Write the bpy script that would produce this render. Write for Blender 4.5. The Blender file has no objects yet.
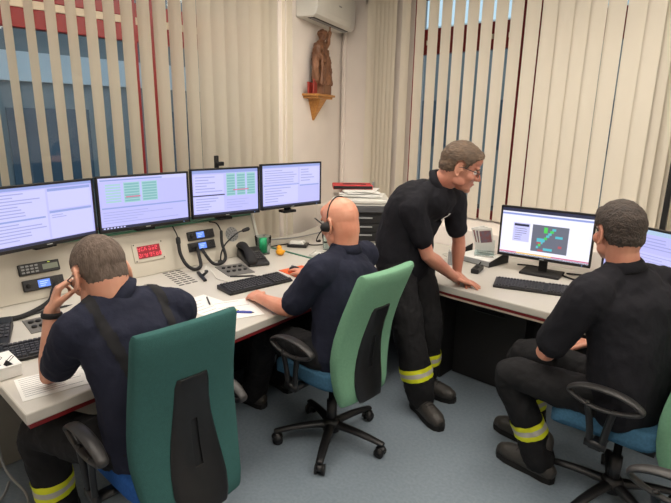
import bpy, bmesh, math, random
import numpy as np
from mathutils import Vector, Matrix, noise
random.seed(7)
S = bpy.context.scene
COL = S.collection
V = Vector

# ---------------------------------------------------------------- camera
PITCH, ROLL, AZ, FPX = math.radians(14.3), math.radians(1.0), math.radians(42.5), 515.0
fh = V((-math.sin(AZ), math.cos(AZ), 0)); r0 = V((math.cos(AZ), math.sin(AZ), 0)); up = V((0, 0, 1))
CF = fh*math.cos(PITCH) - up*math.sin(PITCH); CU0 = up*math.cos(PITCH) + fh*math.sin(PITCH)
CR = r0*math.cos(ROLL) + CU0*math.sin(ROLL); CU = CU0*math.cos(ROLL) - r0*math.sin(ROLL)
cam = bpy.data.cameras.new('camera'); camo = bpy.data.objects.new('camera', cam); COL.objects.link(camo)
cam.sensor_width = 36; cam.lens = FPX/671*36; cam.clip_start = 0.05
mw = Matrix.Identity(4)
for i in range(3):
    mw[i][0] = CR[i]; mw[i][1] = CU[i]; mw[i][2] = -CF[i]
mw[0][3], mw[1][3], mw[2][3] = 0, 0, 1.75
camo.matrix_world = mw
S.camera = camo

# ---------------------------------------------------------------- world, exposure
wd = bpy.data.worlds.new('dusk_sky'); S.world = wd; wd.use_nodes = True
bg = wd.node_tree.nodes['Background']; bg.inputs[0].default_value = (0.46, 0.61, 0.72, 1); bg.inputs[1].default_value = 1.25
S.view_settings.view_transform = 'Standard'; S.view_settings.look = 'None'
S.view_settings.exposure = 0.28; S.view_settings.gamma = 1.0; S.view_settings.use_curve_mapping = False
S.cycles.use_denoising = True
S.cycles.max_bounces = 8
LAMP_POWER = 9.5

# ---------------------------------------------------------------- materials
MATS = {}
def lin(c):
    return tuple(((x/255)/12.92 if x/255 <= 0.04045 else ((x/255+0.055)/1.055)**2.4) for x in c)
def mat(name, rgb, rough=0.5, metal=0.0, var=0.0, scale=8.0, bump=0.0, bscale=60.0, spec=0.5, rgb2=None, detail=3.0, sheen=0.0, stretch=None):
    if name in MATS: return MATS[name]
    m = bpy.data.materials.new(name); m.use_nodes = True; MATS[name] = m
    nt = m.node_tree; p = nt.nodes['Principled BSDF']
    c = lin(rgb)
    p.inputs['Base Color'].default_value = (*c, 1); p.inputs['Roughness'].default_value = rough
    p.inputs['Metallic'].default_value = metal; p.inputs['Specular IOR Level'].default_value = spec
    if sheen: p.inputs['Sheen Weight'].default_value = sheen
    if var or bump or rgb2:
        tc = nt.nodes.new('ShaderNodeTexCoord'); src = tc.outputs['Object']
        if stretch:
            mp = nt.nodes.new('ShaderNodeMapping'); mp.inputs['Scale'].default_value = stretch
            nt.links.new(src, mp.inputs[0]); src = mp.outputs[0]
        if var or rgb2:
            n = nt.nodes.new('ShaderNodeTexNoise'); n.inputs['Scale'].default_value = scale; n.inputs['Detail'].default_value = detail
            nt.links.new(src, n.inputs['Vector'])
            r = nt.nodes.new('ShaderNodeValToRGB'); r.color_ramp.elements[0].position = 0.3; r.color_ramp.elements[1].position = 0.7
            if rgb2: a, b = c, lin(rgb2)
            else: a, b = tuple(x*(1-var) for x in c), tuple(min(1, x*(1+var)) for x in c)
            r.color_ramp.elements[0].color = (*a, 1); r.color_ramp.elements[1].color = (*b, 1)
            nt.links.new(n.outputs[0], r.inputs[0]); nt.links.new(r.outputs[0], p.inputs['Base Color'])
        if bump:
            n2 = nt.nodes.new('ShaderNodeTexNoise'); n2.inputs['Scale'].default_value = bscale; n2.inputs['Detail'].default_value = 4
            nt.links.new(src, n2.inputs['Vector'])
            b_ = nt.nodes.new('ShaderNodeBump'); b_.inputs['Strength'].default_value = bump; b_.inputs['Distance'].default_value = 0.01
            nt.links.new(n2.outputs[0], b_.inputs['Height']); nt.links.new(b_.outputs[0], p.inputs['Normal'])
    return m
def emit(name, rgb, strength=1.0):
    if name in MATS: return MATS[name]
    m = bpy.data.materials.new(name); m.use_nodes = True; MATS[name] = m
    p = m.node_tree.nodes['Principled BSDF']
    p.inputs['Base Color'].default_value = (0.01, 0.01, 0.01, 1); p.inputs['Roughness'].default_value = 0.35
    p.inputs['Emission Color'].default_value = (*lin(rgb), 1); p.inputs['Emission Strength'].default_value = strength
    return m
def glass_mat():
    m = bpy.data.materials.new('window_glass'); m.use_nodes = True; nt = m.node_tree
    for n in list(nt.nodes): nt.nodes.remove(n)
    o = nt.nodes.new('ShaderNodeOutputMaterial'); mx = nt.nodes.new('ShaderNodeMixShader'); fr = nt.nodes.new('ShaderNodeFresnel')
    t = nt.nodes.new('ShaderNodeBsdfTransparent'); g = nt.nodes.new('ShaderNodeBsdfGlossy'); g.inputs['Roughness'].default_value = 0.02
    t.inputs[0].default_value = (0.92, 0.96, 0.97, 1)
    nt.links.new(fr.outputs[0], mx.inputs[0]); nt.links.new(t.outputs[0], mx.inputs[1]); nt.links.new(g.outputs[0], mx.inputs[2]); nt.links.new(mx.outputs[0], o.inputs[0])
    return m
def slat_mat():
    m = bpy.data.materials.new('blind_fabric'); m.use_nodes = True; nt = m.node_tree
    p = nt.nodes['Principled BSDF']; p.inputs['Base Color'].default_value = (*lin((234, 227, 212)), 1); p.inputs['Roughness'].default_value = 0.8
    p.inputs['Specular IOR Level'].default_value = 0.2
    o = nt.nodes['Material Output']; mx = nt.nodes.new('ShaderNodeMixShader'); mx.inputs[0].default_value = 0.22
    t = nt.nodes.new('ShaderNodeBsdfTranslucent'); t.inputs[0].default_value = (*lin((228, 220, 202)), 1)
    tc = nt.nodes.new('ShaderNodeTexCoord'); w = nt.nodes.new('ShaderNodeTexNoise'); w.inputs['Scale'].default_value = 400
    nt.links.new(tc.outputs['Object'], w.inputs['Vector'])
    b = nt.nodes.new('ShaderNodeBump'); b.inputs['Strength'].default_value = 0.15; b.inputs['Distance'].default_value = 0.002
    nt.links.new(w.outputs[0], b.inputs['Height']); nt.links.new(b.outputs[0], p.inputs['Normal'])
    nt.links.new(p.outputs[0], mx.inputs[1]); nt.links.new(t.outputs[0], mx.inputs[2]); nt.links.new(mx.outputs[0], o.inputs[0])
    return m
def cup_glass():
    m = mat('clear_plastic', (225, 235, 235), 0.08); p = m.node_tree.nodes['Principled BSDF']
    p.inputs['Transmission Weight'].default_value = 1.0; p.inputs['IOR'].default_value = 1.06
    return m

M_wall = mat('wall_paint', (232, 224, 216), 0.85, var=0.03, scale=3, bump=0.08, bscale=120)
M_ceil = mat('ceiling_paint', (228, 226, 220), 0.9, var=0.02)
M_floor = mat('floor_lino', (114, 127, 138), 0.5, rgb2=(128, 140, 150), scale=60, detail=8, bump=0.08, bscale=90)
M_red = mat('red_frame_paint', (140, 30, 30), 0.4, var=0.08)
M_cream = mat('cream_finish', (214, 200, 176), 0.6, var=0.05)
M_slat = slat_mat()
M_glass = glass_mat()
M_desk = mat('desk_laminate', (190, 186, 177), 0.42, var=0.03, scale=4)
M_panel = mat('panel_laminate', (184, 178, 164), 0.5, var=0.03, scale=5)
M_edge = mat('desk_edge', (196, 188, 168), 0.45, var=0.04)
M_redstrip = mat('red_strip', (112, 24, 28), 0.35, var=0.08)
M_greentrim = mat('green_trim', (64, 122, 98), 0.5, var=0.06)
M_grey = mat('grey_cabinet', (128, 124, 116), 0.6, var=0.04)
M_dark = mat('dark_cabinet', (22, 21, 22), 0.6, var=0.1)
M_black = mat('black_plastic', (17, 17, 19), 0.42, var=0.15, scale=30, bump=0.05, bscale=200)
M_blackm = mat('black_matte', (17, 17, 19), 0.75, var=0.15)
M_pad = mat('arm_pad', (44, 43, 43), 0.45, var=0.1)
M_gunm = mat('dark_metal', (60, 60, 62), 0.35, 0.8, var=0.1)
M_chrome = mat('chrome', (200, 200, 200), 0.2, 1.0, var=0.05)
M_key = mat('key_caps', (52, 52, 55), 0.5, var=0.1, scale=40)
M_light = mat('light_plastic', (206, 205, 198), 0.45, var=0.03)
M_greyp = mat('grey_plastic', (140, 142, 142), 0.5, var=0.05)
M_paper = mat('paper', (226, 226, 222), 0.8, var=0.02)
M_print = mat('print_ink', (120, 125, 135), 0.8, var=0.05)
M_orange = mat('orange_plastic', (224, 92, 30), 0.5, var=0.06)
M_yel = mat('yellow_orange', (232, 160, 30), 0.45, var=0.08)
M_green = mat('green_plastic', (50, 180, 120), 0.4, var=0.06)
M_blue = mat('blue_plastic', (60, 75, 165), 0.45, var=0.06)
M_redf = mat('red_folder', (190, 45, 50), 0.5, var=0.08)
M_wood = mat('carved_wood', (136, 94, 66), 0.5, rgb2=(84, 52, 34), scale=14, stretch=(1, 1, 0.25), bump=0.25, bscale=50)
M_pine = mat('pine_shelf', (196, 142, 74), 0.45, rgb2=(170, 112, 52), scale=9, stretch=(1, 6, 6), bump=0.05)
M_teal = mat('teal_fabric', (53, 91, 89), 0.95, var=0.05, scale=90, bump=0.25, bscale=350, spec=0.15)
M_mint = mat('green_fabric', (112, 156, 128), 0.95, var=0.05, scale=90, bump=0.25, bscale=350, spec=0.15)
M_seat = mat('blue_fabric', (66, 106, 134), 0.95, var=0.14, scale=90, bump=0.25, bscale=350, spec=0.15)
M_seatA = mat('deep_blue_fabric', (40, 84, 150), 0.95, var=0.14, scale=90, bump=0.25, bscale=350, spec=0.15)
M_navy = mat('navy_cotton', (34, 37, 52), 0.9, var=0.18, scale=6, bump=0.3, bscale=45, spec=0.2)
M_blk = mat('black_cotton', (28, 28, 33), 0.9, var=0.18, scale=6, bump=0.3, bscale=45, spec=0.2)
M_trou = mat('black_twill', (27, 27, 29), 0.85, var=0.2, scale=7, bump=0.35, bscale=38, spec=0.25)
M_strap = mat('strap_webbing', (16, 16, 20), 0.9, var=0.1)
M_boot = mat('boot_leather', (58, 55, 52), 0.5, var=0.2, scale=20, bump=0.2, bscale=70)
M_sole = mat('boot_sole', (20, 20, 20), 0.8, var=0.1)
M_hiviz = mat('hiviz_yellow', (214, 220, 30), 0.6, var=0.05)
M_silver = mat('reflective_silver', (176, 174, 166), 0.5, var=0.06)
M_hair1 = mat('grey_hair', (104, 90, 80), 0.85, rgb2=(74, 62, 54), scale=60, stretch=(1, 1, 0.3), bump=0.5, bscale=150)
M_hair2 = mat('brown_hair', (104, 84, 66), 0.7, rgb2=(66, 52, 40), scale=55, stretch=(0.4, 0.4, 1), bump=0.6, bscale=130)
M_hair3 = mat('dark_brown_hair', (66, 54, 46), 0.7, rgb2=(34, 27, 23), scale=55, bump=0.7, bscale=130)
def skin(name, rgb, rgb2):
    m = mat(name, rgb, 0.48, rgb2=rgb2, scale=9, bump=0.06, bscale=140, spec=0.45)
    p = m.node_tree.nodes['Principled BSDF']; p.inputs['Subsurface Weight'].default_value = 0.08
    p.inputs['Subsurface Radius'].default_value = (0.02, 0.008, 0.005)
    return m
M_skin1 = skin('skin_fair', (206, 156, 132), (190, 132, 108))
M_skin2 = skin('skin_ruddy', (214, 156, 130), (198, 130, 104))
M_skin3 = skin('skin_tan', (198, 142, 118), (178, 114, 94))
M_eye = mat('eye_white', (225, 220, 214), 0.2, var=0.02)
M_iris = mat('eye_iris', (60, 60, 70), 0.2, var=0.1)
M_lip = mat('lip_skin', (176, 96, 84), 0.45, var=0.06)

# ---------------------------------------------------------------- mesh helpers
class MB:
    def __init__(s): s.v = []; s.f = []; s.m = []
    def add(s, vs, fs, mi=0):
        b = len(s.v); s.v.extend(tuple(x) for x in vs)
        for f in fs: s.f.append(tuple(i+b for i in f)); s.m.append(mi)
        return s
    def box(s, c, size, mi=0, rot=None, taper=1.0):
        hx, hy, hz = size[0]/2, size[1]/2, size[2]/2
        vs = []
        for z in (-1, 1):
            k = taper if z > 0 else 1.0
            for x, y in ((-1, -1), (1, -1), (1, 1), (-1, 1)):
                p = V((x*hx*k, y*hy*k, z*hz))
                if rot is not None: p = rot @ p
                vs.append(p + V(c))
        return s.add(vs, [(3, 2, 1, 0), (4, 5, 6, 7), (0, 1, 5, 4), (1, 2, 6, 5), (2, 3, 7, 6), (3, 0, 4, 7)], mi)
    def prism(s, poly, z0, z1, mi=0):
        n = len(poly); vs = [(x, y, z0) for x, y in poly] + [(x, y, z1) for x, y in poly]
        a = sum(poly[i][0]*poly[(i+1) % n][1]-poly[(i+1) % n][0]*poly[i][1] for i in range(n))
        fs = [tuple(range(n))[::-1], tuple(range(n, 2*n))] + [(i, (i+1) % n, n+(i+1) % n, n+i) for i in range(n)]
        if a < 0: fs = [f[::-1] for f in fs]
        return s.add(vs, fs, mi)
    def extrude(s, poly, d, mi=0):
        """poly: coplanar 3D points, extruded by vector d"""
        n = len(poly); d = V(d); vs = [V(p) for p in poly] + [V(p)+d for p in poly]
        fs = [tuple(range(n))[::-1], tuple(range(n, 2*n))] + [(i, (i+1) % n, n+(i+1) % n, n+i) for i in range(n)]
        return s.add(vs, fs, mi)
    def tube(s, pts, rad, n=12, lat=None, cap='round', mi=0, sub=0, closed=False):
        P = [V(p) for p in pts]; R = [(r, r) if not isinstance(r, (tuple, list)) else tuple(r) for r in (rad if isinstance(rad, (list,)) else [rad]*len(P))]
        if sub and len(P) > 2:
            P2, R2, L2 = [], [], []
            latl = isinstance(lat, list)
            N = len(P); rng = N if closed else N-1
            for i in range(rng):
                if closed: a, b, c, d = P[(i-1) % N], P[i], P[(i+1) % N], P[(i+2) % N]
                else: a, b, c, d = P[max(i-1, 0)], P[i], P[i+1], P[min(i+2, N-1)]
                rb, rc = R[i], R[(i+1) % N]
                for k in range(sub):
                    t = k/sub
                    P2.append(0.5*((2*b) + (c-a)*t + (2*a-5*b+4*c-d)*t*t + (3*b-a-3*c+d)*t**3))
                    e = t*t*(3-2*t); R2.append((rb[0]*(1-e)+rc[0]*e, rb[1]*(1-e)+rc[1]*e))
                    if latl: L2.append(V(lat[i])*(1-e)+V(lat[(i+1) % N])*e)
            if not closed:
                P2.append(P[-1]); R2.append(R[-1])
                if latl: L2.append(V(lat[-1]))
            P, R = P2, R2
            if latl: lat = L2
        N = len(P); T = []
        for i in range(N):
            if closed: t = P[(i+1) % N]-P[(i-1) % N]
            elif i == 0: t = P[1]-P[0]
            elif i == N-1: t = P[-1]-P[-2]
            else: t = (P[i+1]-P[i]).normalized()+(P[i]-P[i-1]).normalized()
            T.append(t.normalized() if t.length > 1e-9 else V((0, 0, 1)))
        rings = []; u = None
        for i in range(N):
            t = T[i]
            if lat is not None:
                l = V(lat[i]) if isinstance(lat, list) else V(lat)
                u = (l - t*l.dot(t)).normalized()
            elif u is None:
                a = V((0, 0, 1)) if abs(t.z) < 0.9 else V((1, 0, 0))
                u = (a - t*a.dot(t)).normalized()
            else: u = (u - t*u.dot(t)).normalized()
            rings.append((P[i], u.copy(), t.cross(u), R[i], t))
        if cap == 'round' and not closed:
            def end(r, sgn):
                p, uu, w, rr, t = r; k = min(rr); out = []
                for a in (0.5, 0.87): out.append((p+t*sgn*k*a, uu, w, (rr[0]-k*(1-math.sqrt(1-a*a)), rr[1]-k*(1-math.sqrt(1-a*a))), t))
                return out
            rings = end(rings[0], -1)[::-1] + rings + end(rings[-1], 1)
        vs = []
        for p, uu, w, rr, t in rings:
            for k in range(n):
                a = 2*math.pi*k/n; vs.append(p + uu*rr[0]*math.cos(a) + w*rr[1]*math.sin(a))
        m = len(rings); fs = []
        for i in range(m if closed else m-1):
            j = (i+1) % m
            for k in range(n): fs.append((i*n+k, i*n+(k+1) % n, j*n+(k+1) % n, j*n+k))
        if not closed: fs.append(tuple(range(n))[::-1]); fs.append(tuple((m-1)*n+k for k in range(n)))
        return s.add(vs, fs, mi)
    def ell(s, c, r, rot=None, mi=0, nu=16, nv=10):
        c = V(c); vs = []; fs = []
        def pt(x, y, z):
            p = V((x*r[0], y*r[1], z*r[2]))
            return c + (rot @ p if rot is not None else p)
        vs.append(pt(0, 0, -1))
        for i in range(1, nv):
            a = -math.pi/2+math.pi*i/nv
            for k in range(nu):
                b = 2*math.pi*k/nu; vs.append(pt(math.cos(a)*math.cos(b), math.cos(a)*math.sin(b), math.sin(a)))
        vs.append(pt(0, 0, 1)); L = len(vs)-1
        for k in range(nu): fs.append((0, 1+(k+1) % nu, 1+k)); fs.append((L, L-nu+k, L-nu+(k+1) % nu))
        for i in range(nv-2):
            for k in range(nu): a = 1+i*nu+k; b = 1+i*nu+(k+1) % nu; fs.append((a, b, b+nu, a+nu))
        return s.add(vs, fs, mi)
    def lathe(s, prof, c=(0, 0, 0), n=20, mi=0):
        """prof: list of (r, z)"""
        vs = []; fs = []; m = len(prof)
        for r, z in prof:
            for k in range(n): a = 2*math.pi*k/n; vs.append((c[0]+r*math.cos(a), c[1]+r*math.sin(a), c[2]+z))
        for i in range(m-1):
            for k in range(n): fs.append((i*n+k, i*n+(k+1) % n, (i+1)*n+(k+1) % n, (i+1)*n+k))
        fs.append(tuple(range(n))[::-1]); fs.append(tuple((m-1)*n+k for k in range(n)))
        return s.add(vs, fs, mi)
    def xf(s, M):
        s.v = [tuple(M @ V(p)) for p in s.v]; return s
    def mesh(s, name, mats, smooth=True):
        me = bpy.data.meshes.new(name); me.from_pydata([tuple(p) for p in s.v], [], s.f); 
        for m in (mats if isinstance(mats, list) else [mats]): me.materials.append(m)
        me.polygons.foreach_set('material_index', s.m)
        me.polygons.foreach_set('use_smooth', [smooth]*len(s.f)); me.update()
        return me
    def remesh(s, name, m, voxel, it=3, fac=0.5):
        me = s.mesh('tmp', m); o = bpy.data.objects.new('tmp', me); COL.objects.link(o)
        r = o.modifiers.new('r', 'REMESH'); r.mode = 'VOXEL'; r.voxel_size = voxel; r.adaptivity = 0
        if it:
            q = o.modifiers.new('s', 'SMOOTH'); q.factor = fac; q.iterations = it
        dg = bpy.context.evaluated_depsgraph_get(); dg.update()
        out = bpy.data.meshes.new_from_object(o.evaluated_get(dg)); out.name = name
        bpy.data.objects.remove(o); bpy.data.meshes.remove(me)
        out.materials.clear(); out.materials.append(m)
        out.polygons.foreach_set('use_smooth', [True]*len(out.polygons)); out.polygons.foreach_set('material_index', [0]*len(out.polygons))
        return out

def link(name, me, parent=None, bevel=0.0, seg=2, shift=None):
    o = bpy.data.objects.new(name, me); COL.objects.link(o)
    if shift is not None: me.transform(Matrix.Translation(-V(shift)))
    if parent is not None: o.parent = parent
    if bevel:
        b = o.modifiers.new('bevel', 'BEVEL'); b.width = bevel; b.segments = seg; b.limit_method = 'ANGLE'; b.angle_limit = math.radians(40)
        b.harden_normals = False
    return o
def part(name, mb, m, parent, bevel=0.0, smooth=False, label=None, seg=2, kind=None):
    me = mb.mesh(name, m, smooth or bevel > 0) if isinstance(mb, MB) else mb
    if bevel > 0 and not smooth:
        me.polygons.foreach_set('use_smooth', [False]*len(me.polygons))
    o = link(name, me, parent, bevel, seg)
    if label: o['label'] = label
    if kind: o['kind'] = kind
    return o
def thing(name, label, cat, loc=(0, 0, 0), rz=0.0, group=None):
    o = bpy.data.objects.new(name, None); COL.objects.link(o); o.empty_display_size = 0.1
    o.location = loc; o.rotation_euler = (0, 0, rz); o['label'] = label; o['category'] = cat
    if group: o['group'] = group
    return o
def tag(o, label, cat, group=None):
    o['label'] = label; o['category'] = cat
    if group: o['group'] = group
    return o
def struct(name, mb, m, parent=None, bevel=0.0, smooth=False):
    o = part(name, mb, m, parent, bevel, smooth)
    if parent is None: o['kind'] = 'structure'
    return o
def copy_tree(o, parent=None):
    c = o.copy(); COL.objects.link(c)
    if parent is not None: c.parent = parent
    for ch in list(o.children): copy_tree(ch, c)
    return c
def base_at(o_mb, loc): return o_mb.xf(Matrix.Translation(-V(loc)))

def fold(me, amp, freq, seed=0, stretch=(1, 1, 1)):
    n = len(me.vertices); co = np.empty(n*3); me.vertices.foreach_get('co', co); co = co.reshape(-1, 3)
    nn = np.empty(n*3); me.vertices.foreach_get('normal', nn); nn = nn.reshape(-1, 3)
    d = np.empty(n)
    for i in range(n):
        p = V((co[i][0]*stretch[0]*freq+seed, co[i][1]*stretch[1]*freq, co[i][2]*stretch[2]*freq))
        a = noise.noise(p); b = noise.noise(p*2.3+V((5, 1, 2)))
        d[i] = 0.65*a + 0.5*(1-2*abs(b))*0.6
    co += nn*(d*amp)[:, None]
    me.vertices.foreach_set('co', co.ravel()); me.update()

# ================================================================ ROOM
XL, YR = -3.60, 4.32          # window walls
ZC = 3.0
struct('floor', MB().box((-1.1, 1.5, -0.05), (6.2, 6.4, 0.1)), M_floor)
struct('ceiling', MB().box((-1.1, 1.5, ZC+0.05), (6.2, 6.4, 0.1)), M_ceil)
# left window wall: sill part, right jamb part, near part
wl = MB()
wl.box((XL-0.10, 0.9, 0.45), (0.2, 4.6, 0.9)); wl.box((XL-0.10, 2.95, 1.95), (0.2, 0.5, 2.1)); wl.box((XL-0.10, -1.15, 1.95), (0.2, 0.5, 2.1)); wl.box((XL-0.10, 0.9, 2.94), (0.2, 3.6, 0.12))
struct('wall_left', wl, M_wall)
A0, B0 = V((-3.45, 3.02, 0)), V((-3.92, 4.33, 0))
wdir = (B0-A0).normalized(); wn = V((wdir.y, -wdir.x, 0))
wc = MB(); wc.extrude([A0, A0-wn*0.15, B0-wn*0.15, B0], (0, 0, ZC)); struct('wall_corner', wc, M_wall)
wr = MB()
wr.box((-1.1, YR+0.1, 0.45), (5.8, 0.2, 0.9)); wr.box((-3.5, YR+0.1, 1.95), (1.0, 0.2, 2.1)); wr.box((-0.2, YR+0.1, 1.95), (1.1, 0.2, 2.1)); wr.box((-1.1, YR+0.1, 2.94), (5.0, 0.2, 0.12)); wr.box((1.1, YR+0.1, 1.95), (1.6, 0.2, 2.1))
struct('wall_right', wr, M_wall)
struct('wall_back', MB().box((-0.8, -1.5, 1.5), (5.6, 0.1, 3.0)), M_wall)
struct('wall_side', MB().box((1.95, 1.5, 1.5), (0.1, 6.0, 3.0)), M_wall)
# thin service pipe / vertical trim in the corner
struct('trim_1', MB().box((B0.x+0.06, B0.y-0.03, 1.5), (0.03, 0.03, 3.0)), M_wall)

# windows: frame members are parts
def win_left():
    f = MB(); X = XL-0.06
    f.box((X, 0.85, 2.31), (0.07, 3.5, 0.11)); f.box((X, 0.85, 2.46), (0.07, 3.5, 0.09)); f.box((X, 0.85, 0.94), (0.07, 3.5, 0.08)); f.box((X, 0.85, 2.87), (0.07, 3.5, 0.06))
    for y in (1.845, 1.985): f.box((X+0.005, y, 1.9), (0.08, 0.05, 2.0))
    for y in (-0.87, 2.66): f.box((X+0.005, y, 1.9), (0.08, 0.06, 2.0))
    o = struct('window_1', f, M_red, bevel=0.004)
    part('cream_strip', MB().box((X+0.03, 0.85, 2.39), (0.02, 3.45, 0.045)), M_cream, o)  # thin cream strip between the two red transom bars
    for a, b in ((-0.84, 1.82), (1.87, 1.96), (2.01, 2.63)):
        for z0, z1 in ((0.98, 2.255), (2.505, 2.84)):
            part('pane', MB().box((X, (a+b)/2, (z0+z1)/2), (0.008, b-a, z1-z0)), M_glass, o)
    return o
win_left()
def win_right():
    f = MB(); Y = YR+0.05
    f.box((-1.87, Y, 2.47), (2.4, 0.07, 0.22)); f.box((-1.87, Y, 0.94), (2.4, 0.07, 0.08)); f.box((-1.87, Y, 2.87), (2.4, 0.07, 0.06))
    for x in (-2.975, -1.93, -1.80, -0.80): f.box((x, Y-0.005, 1.9), (0.06, 0.08, 2.0))
    o = struct('window_2', f, M_red, bevel=0.004)
    for k in range(6): part('bolt', MB().box((-2.85+k*0.16, Y-0.04, 2.46), (0.025, 0.012, 0.04)), M_cream, o)
    for a, b in ((-2.945, -1.96), (-1.90, -1.83), (-1.77, -0.83)):
        for z0, z1 in ((0.98, 2.36), (2.58, 2.84)):
            part('pane', MB().box(((a+b)/2, Y, (z0+z1)/2), (b-a, 0.008, z1-z0)), M_glass, o)
win_right()
# window ledges
struct('trim_2', MB().box((-1.05, 4.04, 0.45), (5.6, 0.56, 0.9)), M_wall, bevel=0.006)
struct('trim_3', MB().box((-3.47, 0.95, 0.66), (0.24, 4.1, 0.04)), M_wall, bevel=0.006)

# outside: a building across the yard
ob = thing('office_building', 'grey building with a pale band seen through the left window', 'building', (-10.0, 3.0, -0.5))
M_conc = mat('grey_facade', (150, 156, 158), 0.8, rgb2=(118, 128, 134), scale=0.8, detail=5, stretch=(1, 1.0, 0.4))
M_band = mat('pale_band', (225, 228, 230), 0.7, var=0.06, scale=2)
M_fwin = mat('facade_window', (78, 96, 112), 0.2, var=0.2, scale=1.5)
part('wall', MB().box((0, 0, 2.6), (2.0, 16, 5.2)), M_conc, ob)
part('band', MB().box((1.03, 0, 2.95), (0.1, 16, 0.42)), M_band, ob)
for y in np.arange(-6.5, 6.6, 2.2): part('window', MB().box((1.01, y, 1.7), (0.06, 1.2, 1.3)), M_fwin, ob)
part('canopy', MB().box((1.3, 0, 3.9), (0.6, 16, 0.12)), M_conc, ob)
ob2 = thing('apartment_house', 'blue-grey building far behind the right window', 'building', (-2.5, 15.0, -0.5))
part('wall', MB().box((0, 0, 2.35), (14, 3.0, 4.7)), M_conc, ob2)
part('roof_edge', MB().box((0, -0.1, 4.75), (14.3, 3.3, 0.16)), M_band, ob2)
for x in np.arange(-6, 6.1, 2.4): part('window', MB().box((x, -1.52, 2.2), (1.1, 0.06, 1.3)), M_fwin, ob2)
struct('ground_outside', MB().box((-5, 8, -0.6), (40, 40, 0.1)), mat('asphalt', (92, 94, 96), 0.9, var=0.1, scale=2))

# vertical blinds
def slat_mesh(w=0.127, h=2.08):
    mb = MB(); n = 6; vs = []
    for k in range(n+1):
        x = -w/2+w*k/n; y = 0.006*(1-(2*x/w)**2)
        for z in (0, h): vs.append((x, y, z)); 
    for k in range(n+1):
        x = -w/2+w*k/n; y = 0.006*(1-(2*x/w)**2)-0.0012
        for z in (0, h): vs.append((x, y, z))
    fs = []; o = 2*(n+1)
    for k in range(n):
        a = 2*k; fs.append((a, a+1, a+3, a+2)); fs.append((o+a, o+a+2, o+a+3, o+a+1))
    mb.add(vs, fs)
    return mb.mesh('slat', M_slat)
SM = slat_mesh()
WM = MB().box((0, 0.001, 0.02), (0.118, 0.008, 0.035)).mesh('weight', M_slat, False)
SM2 = slat_mesh(h=2.295)
def blind(label, rail_c, rail_s, slats, loc):
    t = thing('vertical_blind', label, 'blind', loc)
    part('head_rail', MB().box(V(rail_c)-V(loc), rail_s), M_light, t, bevel=0.004)
    for x, y, z, a in slats:
        o = link('slat', SM if z > 0.8 else SM2, t); o.location = V((x, y, z))-V(loc); o.rotation_euler = (0, 0, a)
        w = link('weight', WM, o)
    return t
sl = []
y = 0.45; i = 0
while y < 3.17:
    a = math.atan2(float(np.interp(y, [0.9, 1.6, 2.1, 2.4], [0.06, 0.14, 0.25, 0.32]))+random.uniform(-0.03, 0.03), 1.0)
    sl.append((-3.5, y, 0.70, a)); y += 0.118 if y < 2.78 else 0.085
bl = blind('cream vertical blind of upright slats across the left window behind the row of four monitors', (-3.5, 1.8, 2.975), (0.05, 2.9, 0.045), sl, (-3.5, 1.8, 0.70))
sr = []
k = 4.2/4.6
for px in [-3.73, -3.675, -3.62, -3.565, -3.51, -3.455]: sr.append((px*k-0.02, 4.2, 0.915, math.radians(-13)))
for x in [-3.30, -3.125, -2.975, -2.831, -2.692, -2.55, -2.41, -2.27, -2.13]:
    sr.append((x*k, 4.2, 0.915, math.radians(-16+random.uniform(-2, 2))))
for x in [-1.987, -1.847, -1.717, -1.595, -1.467, -1.332, -1.19, -1.06]:
    sr.append((x*k, 4.2, 0.915, math.radians(-8+random.uniform(-3, 3))))
for x in np.arange(-0.97, 0.2, 0.08): sr.append((x*k, 4.2, 0.915, math.radians(-30)))
br = blind('cream vertical blind of upright slats across the right window behind the standing man', (-1.55, 4.2, 2.975), (3.7, 0.05, 0.045), sr, (-1.55, 4.2, 0.915))
part('control_wand', MB().tube([(-1.76, -0.03, 0.0), (-1.76, -0.03, 0.22)], 0.012), M_greyp, br, smooth=True)

# ceiling lights (above the picture)
for (x, y, w_) in ((-2.3, 2.5, 'the printer corner of the room'), (-0.7, 2.7, 'the right operator desk'), (-2.3, 0.7, 'the near end of the console'), (-0.5, 0.6, 'the middle of the floor'), (0.9, 1.8, 'the far right of the room')):
    t = thing('ceiling_light', 'white rectangular ceiling light panel above '+w_, 'light', (x, y, ZC), 0, 'ceiling light panels')
    f = MB(); f.box((0, 0.61, -0.03), (0.64, 0.03, 0.06)); f.box((0, -0.61, -0.03), (0.64, 0.03, 0.06)); f.box((0.31, 0, -0.03), (0.03, 1.2, 0.06)); f.box((-0.31, 0, -0.03), (0.03, 1.2, 0.06))
    part('frame', f, M_light, t)
    part('diffuser', MB().box((0, 0, -0.075), (0.58, 1.18, 0.09), rot=Matrix.Rotation(math.pi, 3, 'X'), taper=1.06), emit('lamp_diffuser', (255, 245, 233), LAMP_POWER), t)

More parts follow.
